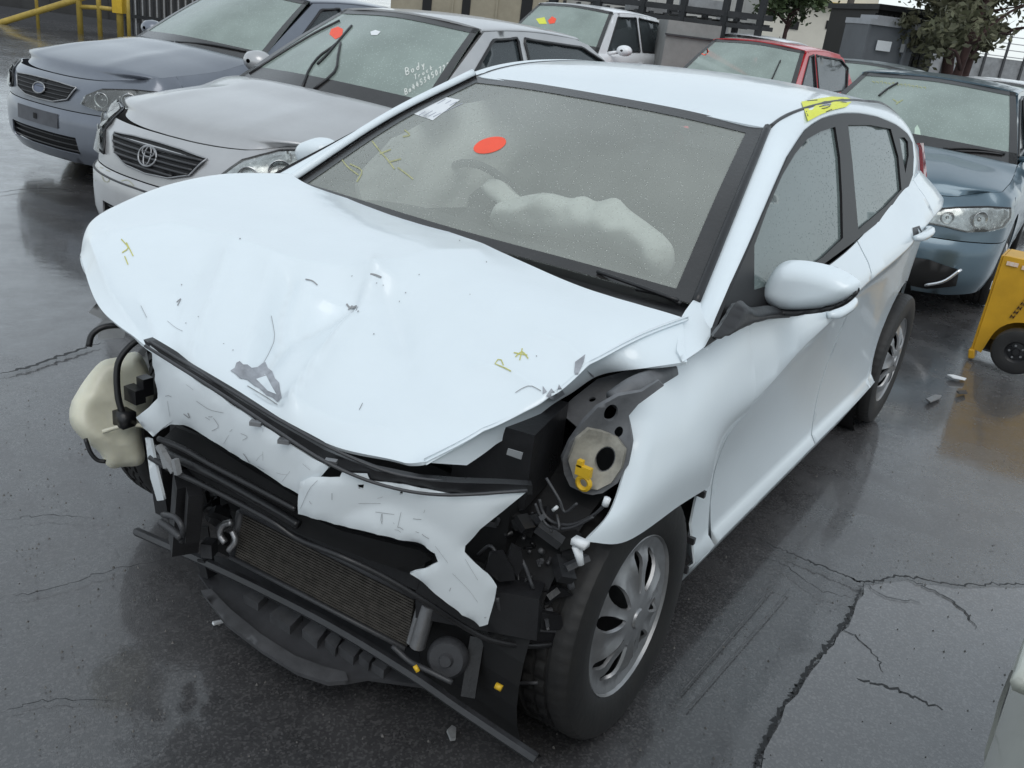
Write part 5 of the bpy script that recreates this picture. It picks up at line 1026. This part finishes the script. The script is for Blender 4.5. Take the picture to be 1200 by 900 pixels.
        out = [(s.xc-.03, zb_(s.xc)), (s.xrf-.02, zr-.012), (s.xrf-.25, zr+.006), ((s.xrf+s.xrr)/2, zr+.014), (s.xrr+.1, zr-.0), (s.xrr-.12, zr-.04), ((s.xrr+s.xcb)/2-.06, (zr+zbk)/2+.03), (s.xcb-.06, zbk)]+[(x, zb_(x)) for x in np.linspace(s.xcb+.1, s.xc-.15, 8)]
        m_ = -s.wb*.53; g_ = .055
        w1 = [(s.xc-.33, zb_(s.xc-.3)+.035), (s.xrf-.10, zr-.055), (m_+.06, zr-.035), (m_+.035, zb_(m_)+.03)]
        w2 = [(m_-.05, zb_(m_)+.03), (m_-.02, zr-.035), (s.xrr-.02, zr-.06), (s.xrr-.30, (zr+zbk)/2+.06), (min(s.xcb+.32, s.xrr-.2), zb_(s.xcb+.4)+.03)]
        for sg in (1, -1):
            fl = np.array([1, sg, 1])
            v, f = sheet(out, lean(0), .07, [w1, w2]); mesh('window_surround', v*fl, f, s.col, s.o, ref=s.REF, thick=.03)
            for wi in (w1, w2):
                c = np.mean(wi, 0); v, f = sheet([tuple(c+(np.array(p)-c)*1.03) for p in wi], lean(-.010), .12); p_ = mesh('side_window', v*fl, f, GLD, s.o, ref=s.REF)
                ed = cr(np.array([tuple(p*fl) for p in lean(.002)(dens(wi, .08))]), 60); mb = MB(); mb.tube(np.concatenate([ed, ed[:1]]), .011, 6); mb.build('window_seal', BLK, p_, True)
            if s.parts != 'far':
                mb = MB(); c = Vector((s.xc-.36, sg*(s.hw+.09), za+.07)); o_ = []
                for d_, k_ in ((.07, .2), (.06, .6), (.03, .92), (-.02, 1), (-.05, .95), (-.05, .2)):
                    o_ += [c+Vector((d_, .105*k_*math.cos(t), .07*k_*math.sin(t))) for t in np.linspace(0, 2*math.pi, 21)[:-1]]
                mb.add(o_, grid_faces(6, 20, True)); mb.tube([c+Vector((0, -sg*.09, -.03)), c+Vector((.02, -sg*.22, -.06))], .025, 6); mb.build('door_mirror', s.col if not getattr(s, 'blackmirror', 0) else BLK, s.o, True)
        mb = MB(); mb.box(((s.xc+s.xcb)/2, 0, .62), (abs(s.xcb-s.xc)-.2, 1.3, .55)); mb.box((s.xc-.32, 0, za-.08), (.5, 1.25, .14))
        for y_ in (-.36, .36): mb.box((-1.35, y_, 1.0), (.14, .45, .5)); mb.box((-2.2, y_, .95), (.14, .5, .35))
        mb.build('cabin_trim', INT, s.o)
    def lamp(s, poly, bowls=(), dark=False, amber=None):
        for sg in (1, -1):
            P = [(sg*t, z) for t, z in poly]
            o = s.sh('headlight', P, LDK if dark else LCH, off=.004, step=.03)
            for t, z, r in bowls:
                c = Vector(s.B([(sg*t, z)], .012)[0]); c2_ = Vector(s.B([(sg*t, z)], .10)[0]); ax = (c2_-c).normalized(); mb = MB()
                mb.lathe([(r, .006), (r*.92, .010), (r*.8, -.01), (r*.45, -.03), (.0001, -.035)], c, ax, 24); mb.lathe([(.0001, .0), (r*.25, -.004), (r*.3, -.02)], c, ax, 14); mb.build('reflector', LCH, o, True)
            if amber: s.sh('indicator', [(sg*t, z) for t, z in amber], AMB, o, off=.012, step=.04)
            s.sh('lamp_lens', P, LENS, o, off=.030, step=.03)
            pts = s.B(dens(P, .04), .006); mb = MB(); mb.tube(np.concatenate([pts, pts[:1]]), .006, 6); mb.build('lamp_seal', BLK, o, True)
    def loop(s, name, poly, r, m, off, par=None):
        pts = s.B(dens(poly, .03), off); mb = MB(); mb.tube(np.concatenate([pts, pts[:1]]), r, 6); return mb.build(name, m, par or s.o, True)
    def wiper(s, pixpts, m=None):
        T = bvh(s.ws); mb = MB(); P = hits(pixpts, T, .02); P = np.array([tuple(s.inv @ Vector(p)) for p in P]); mb.tube(P, .008, 6, 10); mb.build('wiper', BLK, s.o, True)
    def sticker(s, name, poly, m, target=None):
        return decal(name, poly, bvh(target or s.ws), m, target or s.ws, .006, 5, s.inv)
SIL = paint('silver_beige_paint', (.50, .50, .505), .45, .32, .08); SLB = paint('silver_blue_paint', (.19, .208, .245), .5, .32, .10); BLG = paint('steel_blue_paint', (.105, .16, .20), .45, .30, .08)
REDP = paint('red_paint', (.60, .04, .05), .0, .3, .05); WH2 = paint('plain_white_paint', (.82, .84, .86), 0, .35, .04); GRN = paint('pale_grey_green_paint', (.26, .30, .31), .4, .35, .06); CRM = paint('cream_paint', (.55, .56, .50), 0, .3, .05)
# silver sedan beside the white hatchback
C = GCar('silver_sedan', 'silver sedan with raised wipers and white handwriting on its windscreen', -2.074, -2.659, -.013, SIL, fo=.93, wb=2.72, ro=1.1, hw=.897, zn=.765, zh=.88, zb=.97, zrear=1.02, xc=-.27, xrf=-1.02, xrr=-2.15, xcb=-2.85, zr=1.43, yr=.57, crown=.06)
gr = [(-.40, .725), (-.2, .737), (0, .740), (.2, .737), (.40, .725), (.32, .635), (.18, .596), (0, .585), (-.18, .596), (-.32, .635)]
grl = C.sh('grille', gr, DRK, off=.006, step=.04)
for k in range(5):
    z = .610+.026*k; w = np.interp(z, [.585, .635, .725], [.10, .31, .39]); mb = MB(); mb.tube(C.B([(t, z) for t in np.linspace(-w, w, 17)], .012), .007, 6); mb.build('grille_bar', DGR, grl, True)
C.loop('grille_frame', gr, .005, ALU, .012, grl)
def emblem(car_, z, r, par, kind):
    c = car_.B([(0, z)], .035)[0]; mb = MB()
    def el(cy, cz, ry, rz, th): mb.tube([(c[0]-.35*(cz+rz*math.sin(t))-.02, c[1]+cy+ry*math.cos(t), c[2]+cz+rz*math.sin(t)) for t in np.linspace(0, 2*math.pi, 33)], th, 6)
    if kind == 3: el(0, 0, r, r*.68, r*.075); el(0, 0, r*.36, r*.64, r*.06); el(0, r*.30, r*.68, r*.34, r*.06)
    else:
        el(0, 0, r, r*.48, r*.08)
        mb2 = MB(); mb2.add([(c[0]-.35*(r*.45*math.sin(t))-.022, c[1]+r*.95*math.cos(t), c[2]+r*.45*math.sin(t)) for t in np.linspace(0, 2*math.pi, 25)[:-1]], [tuple(range(24))]); mb2.build('emblem_plate', mat('emblem_blue', (.10, .12, .18), .3, nscale=30, namt=.1), par)
    mb.build('emblem', ALU, par, True)
emblem(C, .672, .072, grl, 3)
C.lamp([(.47, .60), (.50, .66), (.60, .745), (.80, .800), (1.02, .825), (1.06, .77), (.98, .69), (.80, .63), (.6, .60)], [(.66, .675, .055), (.82, .715, .06)], amber=[(.93, .69), (1.05, .79), (1.0, .805), (.90, .73)])
C.loop('bumper_crease', [(t, .50) for t in np.linspace(-.9, .9, 20)]+[(t, .497) for t in np.linspace(.9, -.9, 20)], .004, DGR, -.002)
C.wiper([(292, 86), (330, 62), (370, 38), (398, 24)]); C.wiper([(354, 103), (362, 82), (374, 66), (388, 56), (394, 51)]); C.wiper([(372, 75), (385, 62), (400, 44), (412, 30)]); C.wiper([(368, 104), (392, 84), (396, 66), (399, 50)])
C.sticker('orange_sticker', [(386, 40), (388, 34), (396, 31), (402, 34), (401, 42), (393, 46)], ORG); C.sticker('registration_label', [(434, 37), (440, 35), (446, 37), (442, 41), (435, 41)], PAP)
# pale pen handwriting on the windscreen
HWM = mat('white_pen', (.72, .74, .70), .7, nscale=30, namt=.1); mb = MB(); T = bvh(C.ws)
GL = {'B': [[(0, 0), (0, 1), (.55, .85), (.5, .6), (.05, .5), (.6, .4), (.55, .05), (0, 0)]], 'o': [[(.3, .5), (.05, .3), (.2, 0), (.5, .1), (.5, .4), (.3, .5)]], 'd': [[(.5, .4), (.2, .45), (.05, .2), (.25, 0), (.5, .2), (.55, 1), (.5, 0)]], 'y': [[(.05, .5), (.25, .1), (.5, .5), (.2, -.35)]], 'T': [[(0, 1), (.7, 1)], [(.35, 1), (.3, 0)]], 'r': [[(.1, .5), (.1, 0), (.15, .35), (.45, .5)]], 'u': [[(.05, .5), (.1, .05), (.4, .05), (.45, .5), (.5, 0)]], 'c': [[(.5, .45), (.15, .45), (.1, .05), (.5, .05)]], 'k': [[(.1, 1), (.1, 0)], [(.5, .55), (.1, .25), (.5, 0)]],
      'a': [[(.5, .5), (.15, .45), (.1, .05), (.45, .1), (.5, .5), (.55, 0)]], '4': [[(.3, 1), (.05, .35), (.6, .4)], [(.45, .7), (.4, 0)]], '5': [[(.6, 1), (.1, .95), (.1, .55), (.5, .5), (.5, .1), (.05, 0)]], '3': [[(.05, .95), (.5, .9), (.2, .55), (.55, .3), (.1, 0)]], '0': [[(.3, 1), (.05, .5), (.3, 0), (.55, .5), (.3, 1)]], '7': [[(.05, 1), (.6, 1), (.2, 0)]], '2': [[(.05, .8), (.35, 1), (.5, .7), (.05, 0), (.6, .05)]]}
def pen(txt, x, y, dx, dy, h, w=1.1):
    d = np.array([dx, dy]); u = np.array([-.12*h, -h])
    for i, ch in enumerate(txt):
        for st_ in GL.get(ch, []): 
            P = np.array([np.array([x, y])+d*(i+p[0]*.85)+u*p[1] for p in st_]); stroke(mb, cr(P, len(P)*4), T, w, .005, C.inv)
pen('Body', 476, 88, 6.2, -2.8, 8); pen('Truck', 486, 93.5, 4.6, -2.7, 5.5, .9); pen('Ba445345072253', 475, 111, 4.45, -2.75, 6.5, 1.0)
mb.build('handwriting', HWM, C.ws)
mb = MB(); T = bvh(C.bump)
for P in ([(106, 190), (104, 200), (108, 210), (110, 200), (107, 191)], [(114, 196), (112, 212)], [(117, 196), (121, 197)], [(124, 199), (129, 201)], [(119, 204), (122, 212), (127, 213), (128, 208)], [(142, 212), (150, 211), (157, 219), (150, 216)], [(158, 210), (160, 224)]): stroke(mb, cr(P, 8) if len(P) > 2 else P, T, 1.0, .004, C.inv)
mb.build('crayon_marks', mat('pale_crayon', (.50, .50, .38), .7, nscale=40, namt=.2), C.bump)
# silver-blue sedan at far left
F = GCar('silver_sedan', 'silver blue sedan at far left with oval badge and twin round headlights', -3.007, -5.21, -.012, SLB, fo=.95, wb=2.83, ro=1.13, hw=.93, zn=.745, zh=.86, zb=.95, zrear=1.02, xc=-.36, xrf=-1.12, xrr=-2.2, xcb=-2.95, zr=1.42, yr=.58, crown=.07)
gr = [(-.40, .70), (-.2, .71), (0, .712), (.2, .71), (.40, .70), (.33, .61), (.18, .575), (0, .57), (-.18, .575), (-.33, .61)]
grl = F.sh('grille', gr, DRK, off=.006, step=.04); F.loop('grille_frame', gr, .006, ALU, .012, grl); emblem(F, .645, .075, grl, 1)
for k in range(4): z = .60+.028*k; w = np.interp(z, [.56, .62, .735], [.1, .32, .40]); mb = MB(); mb.tube(F.B([(t, z) for t in np.linspace(-w, w, 15)], .010), .004, 6); mb.build('grille_bar', DGR, grl, True)
F.lamp([(.47, .60), (.50, .66), (.62, .715), (.85, .735), (1.05, .74), (1.08, .70), (.98, .62), (.75, .58), (.6, .575)], [(.63, .645, .052), (.83, .655, .058)], dark=True)
pl_ = F.sh('plate_holder', [(-.26, .40), (.26, .40), (.26, .50), (-.26, .50)], mat('plate_grey', (.10, .105, .12), .5, nscale=8, namt=.2), F.bump, off=.008, step=.05, thick=.006); F.sh('plate_mount', [(-.02, .43), (.02, .43), (.02, .47), (-.02, .47)], DRK, F.bump, off=.014, step=.05)
F.wiper([(165, 43), (185, 47), (203, 49)]); F.wiper([(206, 49), (245, 52), (288, 60)])
# steel-blue sedan behind the hatchback
Lc = GCar('blue_sedan', 'steel blue sedan with a broken front bumper, parked behind the white hatchback', -5.498, -.011, .047, BLG, fo=.95, wb=2.635, ro=1.0, hw=.88, zn=.77, zh=.90, zb=.97, zrear=1.05, xc=-.20, xrf=-.97, xrr=-2.1, xcb=-2.75, zr=1.42, yr=.565, crown=.055)
Lc.lamp([(.40, .62), (.42, .70), (.60, .735), (.85, .76), (1.02, .765), (1.05, .70), (.98, .645), (.85, .615), (.7, .60), (.55, .615)], [(.55, .67, .04), (.78, .68, .055)])
grl = Lc.sh('grille', [(-.36, .72), (.36, .72), (.34, .60), (.1, .555), (-.1, .555), (-.34, .60)], DRK, off=.006, step=.05); Lc.loop('grille_frame', [(-.36, .72), (.36, .72), (.34, .60), (.1, .555), (-.1, .555), (-.34, .60)], .008, DGR, .01, grl)
Lc.sh('bumper_damage', [(.05, .22), (.55, .20), (.72, .25), (.70, .36), (.5, .40), (.2, .39), (.05, .34)], DRK, Lc.bump, off=.012, step=.05); mb = MB(); mb.tube(Lc.B([(.52, .23), (.62, .28), (.70, .37)], .03), .012, 6, 10); mb.build('torn_trim', CHR, Lc.bump, True)
Lc.wiper([(1030, 112), (1040, 104), (1052, 97)]); Lc.wiper([(1105, 174), (1140, 174), (1178, 180)]); Lc.wiper([(1120, 177), (1150, 178), (1175, 181)])
Lc.sticker('windscreen_tag', [(1071, 163), (1072, 150), (1075, 146), (1078, 152), (1080, 165), (1075, 168)], mat('pale_green_paper', (.50, .62, .52), .7, nscale=20, namt=.08))
mb = MB(); T = bvh(Lc.ws)
for k in range(14): x_ = 1022+k*4.6; stroke(mb, [(x_, 95+k*.55), (x_+2.6, 94.2+k*.55+random.uniform(-1, 2)), (x_+3, 97+k*.55)], T, .9, .005, Lc.inv)
for P in ([(1046, 116), (1052, 120), (1058, 117)], [(1050, 122), (1056, 118)]): stroke(mb, P, T, 1.2, .005, Lc.inv)
mb.build('crayon_marks', mat('yellow_green_pen', (.46, .48, .24), .7, nscale=40, namt=.2), Lc.ws)
# red hatchback
Rh = GCar('red_hatchback', 'red hatchback with one wiper raised, behind the roof of the white car', -8.069, -2.531, 0, REDP, fo=.85, wb=2.5, ro=.65, hw=.84, zn=.74, zh=.88, zb=1.0, zrear=1.08, xc=-.30, xrf=-1.0, xrr=-2.35, xcb=-2.85, zr=1.50, yr=.54, boot=False)
Rh.lamp([(.42, .60), (.45, .68), (.7, .75), (.95, .80), (.98, .72), (.75, .62)], [(.66, .67, .05)])
Rh.sticker('orange_sticker', [(822, 58), (828, 56), (831, 60), (826, 65), (821, 63)], ORG); Rh.wiper([(904, 94), (914, 72), (924, 50)]); Rh.sticker('paper_label', [(806, 66), (814, 62), (818, 66), (810, 71)], PAP)
# white dual cab ute
U = GCar('white_ute', 'white dual cab ute with orange and yellow windscreen marks', -9.017, -5.503, .015, WH2, fo=.9, wb=3.0, ro=1.2, hw=.88, zn=.95, zh=1.05, zb=1.14, zrear=1.16, xc=-.25, xrf=-.88, xrr=-2.22, xcb=-2.42, zr=1.66, yr=.58, crown=.04, boot=True, cat='ute')
U.sticker('orange_sticker', [(642, 24), (647, 19), (652, 22), (650, 27), (644, 28)], ORG); U.sticker('yellow_sticker', [(628, 22), (638, 20), (641, 28), (632, 28)], YEL)
pan_ = [o for o in U.o.children if o.name.startswith('side_window')][0]; 
# tray with a canvas tilt behind the cab
mb = MB(); mb.box((-3.35, 0, 1.32), (1.55, 1.55, .55)); mb.build('tray_cover', mat('tray_canvas', (.20, .19, .17), .9, nscale=3, namt=.2), U.o)
for nm, px, D_, m_, lb, sc in (('white_van', 880, 15.2, WH2, 'white van roof just visible behind the red hatchback', 'van'), ('grey_sedan', 1030, 14.0, GRN, 'pale grey green sedan between the red hatchback and blue sedan', 'car'), ('white_car', 1002, 27.0, WH2, 'small white car far off left of the portable toilet', 'car'), ('dark_car', 935, 25.0, BLG, 'distant dark car half hidden beyond the red hatchback', 'car'), ('white_car', 1196, 12.0, WH2, 'white car roof at the right edge beyond the blue sedan', 'car')):
    c = far(px, 60, D_); g = GCar(nm, lb, c.x+(1.4 if nm == 'grey_sedan' else 1.2), c.y, .0, m_, parts='far', zr=1.55 if nm == 'white_van' else 1.40, boot=nm != 'white_van', cat=sc)
CC = GCar('cream_car', 'cream car of which only a rear corner shows at lower right', 2.95, 2.41, 0, CRM, hw=.88, parts='far')
# cream car whose corner reaches in at lower right
# ------------------------------------------------------------------ yellow steel cart behind the hatchback
yc_ = empty('yellow_cart', (-4.2, 1.28, 0), 0, 'yellow steel cart on a black rubber wheel beside the blue sedan', 'cart')
CY = mat('cart_yellow', (.68, .37, .02), .42, nscale=4, namt=.14, bscale=30, bstr=.1)
def cb(name, c, d, m, par=None, rot=None):
    mb = MB(); mb.box((c[0]+4.2, c[1]-1.28, c[2]), d, rot); o = mb.build(name, m, par or yc_)
    bm = o.modifiers.new('b', 'BEVEL'); bm.width = .008; bm.segments = 2; return o
def cpoly(name, P, x, th, m, par=None, holes=()):
    v, f = sheet(P, lambda a: np.stack([np.full(len(a), x+4.2), a[:, 0]-1.28, a[:, 1]], 1), .08, holes); return mesh(name, v, f, m, par or yc_, False, ref=(-5, 0, .3), thick=th)
wc = [(1.205+.155*math.cos(t), .125+.155*math.sin(t)) for t in np.linspace(rad(170), rad(10), 12)]
cpoly('front_panel', [(.985, .62), (.985, .06), (1.03, .05)]+wc+[(1.62, .14), (1.62, .62)], -4.06, .012, CY)
cb('side_panel', (-4.20, .978, .335), (.27, .014, .57), CY); cb('side_panel', (-4.20, 1.622, .335), (.27, .014, .57), CY); cb('top_panel', (-4.20, 1.30, .615), (.27, .63, .014), CY); cb('back_panel', (-4.33, 1.30, .335), (.014, .63, .57), CY); cb('floor_panel', (-4.20, 1.30, .07), (.27, .63, .014), BLK)
cb('skid_foot', (-4.10, .985, .028), (.10, .035, .056), CY, rot=Matrix.Rotation(.2, 3, 'X')); cb('handle_slot', (-4.08, .9695, .37), (.025, .005, .07), DRK); cb('handle_plate', (-4.10, .9690, .44), (.06, .004, .05), PAP)
mb = MB()
for k, (y0, w) in enumerate(((1.01, .06), (1.10, .08))): mb.box((-4.0535+4.2, y0+.03-1.28, .585-.006*k), (.004, w, .022))
mb.build('worn_label', mat('peeling_label', (.72, .42, .26), .6, nscale=60, namt=.3, col2=(.75, .70, .62)), yc_)
mb = MB()
for k in range(7):
    c = Vector((-4.0535+4.2, 1.125-1.28+k*.010, .30+k*.028))
    for q in range(2): mb.box(c+Vector((0, q*.016-.008, 0)), (.003, .006, .020), Matrix.Rotation(-.3, 3, 'X'))
    mb.box(c, (.003, .02, .006), Matrix.Rotation(-.3+(.5 if k % 2 else 0), 3, 'X'))
mb.build('stencil_mark', mat('brown_print', (.12, .06, .02), .6, nscale=40, namt=.2), yc_)
w = empty('wheel', (-3.99+4.2, 1.205-1.28, .130)); w.parent = yc_; w.rotation_euler = (0, 0, -math.pi/2)
mb = MB(); mb.lathe([(.06, -.035), (.10, -.042), (.122, -.036), (.130, -.020), (.130, .020), (.122, .036), (.10, .042), (.06, .035)], (0, 0, 0), (0, 1, 0), 40); mb.build('tyre', RUB, w, True, 40)
mb = MB(); mb.lathe([(.0001, .030), (.018, .030), (.022, .018), (.05, .014), (.064, .030)], (0, 0, 0), (0, 1, 0), 28); rm = mb.build('rim', BLK, w, True, 40)
for k in range(5): mb = MB(); a_ = k*2*math.pi/5; mb.disc((.036*math.cos(a_), .014, .036*math.sin(a_)), (0, 1, 0), .006, 10, .008); mb.build('wheel_nut', ALU, rm)
# ------------------------------------------------------------------ broken bits lying on the wet ground
def shard(name, label, P, m, th=.006, tilt=.012):
    v, f = sheet(P, lambda a: np.array([tuple(gp(px, py, .012)) for px, py in a]), 6); c = v.mean(0)
    v[:, 2] += tilt*(v[:, 0]-c[0])/(np.ptp(v[:, 0])+1e-6)
    o = mesh(name, v, f, m, None, False, ref=(c[0], c[1], -5), thick=th); o.location = (0, 0, 0); tag(o, label, 'debris', 'broken bits on the ground'); return o
CLR = mat('clear_shard', (.45, .46, .47), .2, nscale=30, namt=.2)
shard('lens_shard', 'pale clear shard standing in front of the left front wheel', [(524, 855), (530, 847), (535, 850), (534, 866), (528, 868)], CLR)
shard('plastic_strip', 'thin pale plastic strip left of the crashed front end', [(249, 730), (263, 723), (265, 725), (251, 733)], PAP)
shard('plastic_strip', 'curled silver strip on the ground behind the rear wheel', [(1085, 468), (1096, 461), (1104, 462), (1102, 466), (1090, 472)], ALU)
shard('plastic_strip', 'thin white strip lying in front of the yellow cart', [(1110, 439), (1118, 438), (1133, 442), (1131, 445), (1116, 443)], PAP)
shard('plastic_strip', 'small dark chip right of the thin white strip', [(1121, 458), (1132, 456), (1134, 460), (1124, 462)], DGR)
rnd = random.Random(4)
V = []; Fc = []
for k in range(420):
    px, py = rnd.choice([(rnd.uniform(240, 900), rnd.uniform(620, 900)), (rnd.uniform(0, 240), rnd.uniform(450, 900)), (rnd.uniform(880, 1190), rnd.uniform(380, 900))]); c = gp(px, py, .006); r = rnd.uniform(.0015, .0045)
    n0 = len(V); V += [tuple(c+Vector((r*rnd.uniform(.6, 1.3)*math.cos(t), r*math.sin(t)*rnd.uniform(.6, 1.3), -.003))) for t in (0, 1.6, 3.1, 4.7)]+[tuple(c+Vector((0, 0, r*.9)))]
    Fc += [(n0+i, n0+(i+1) % 4, n0+4) for i in range(4)]
gr_ = mesh('grit', V, Fc, mat('pale_grit', (.22, .21, .20), .7, nscale=50, namt=.4), None, False); tag(gr_, 'loose pale grit and crumbs scattered over the wet asphalt', 'grit', kind='stuff')
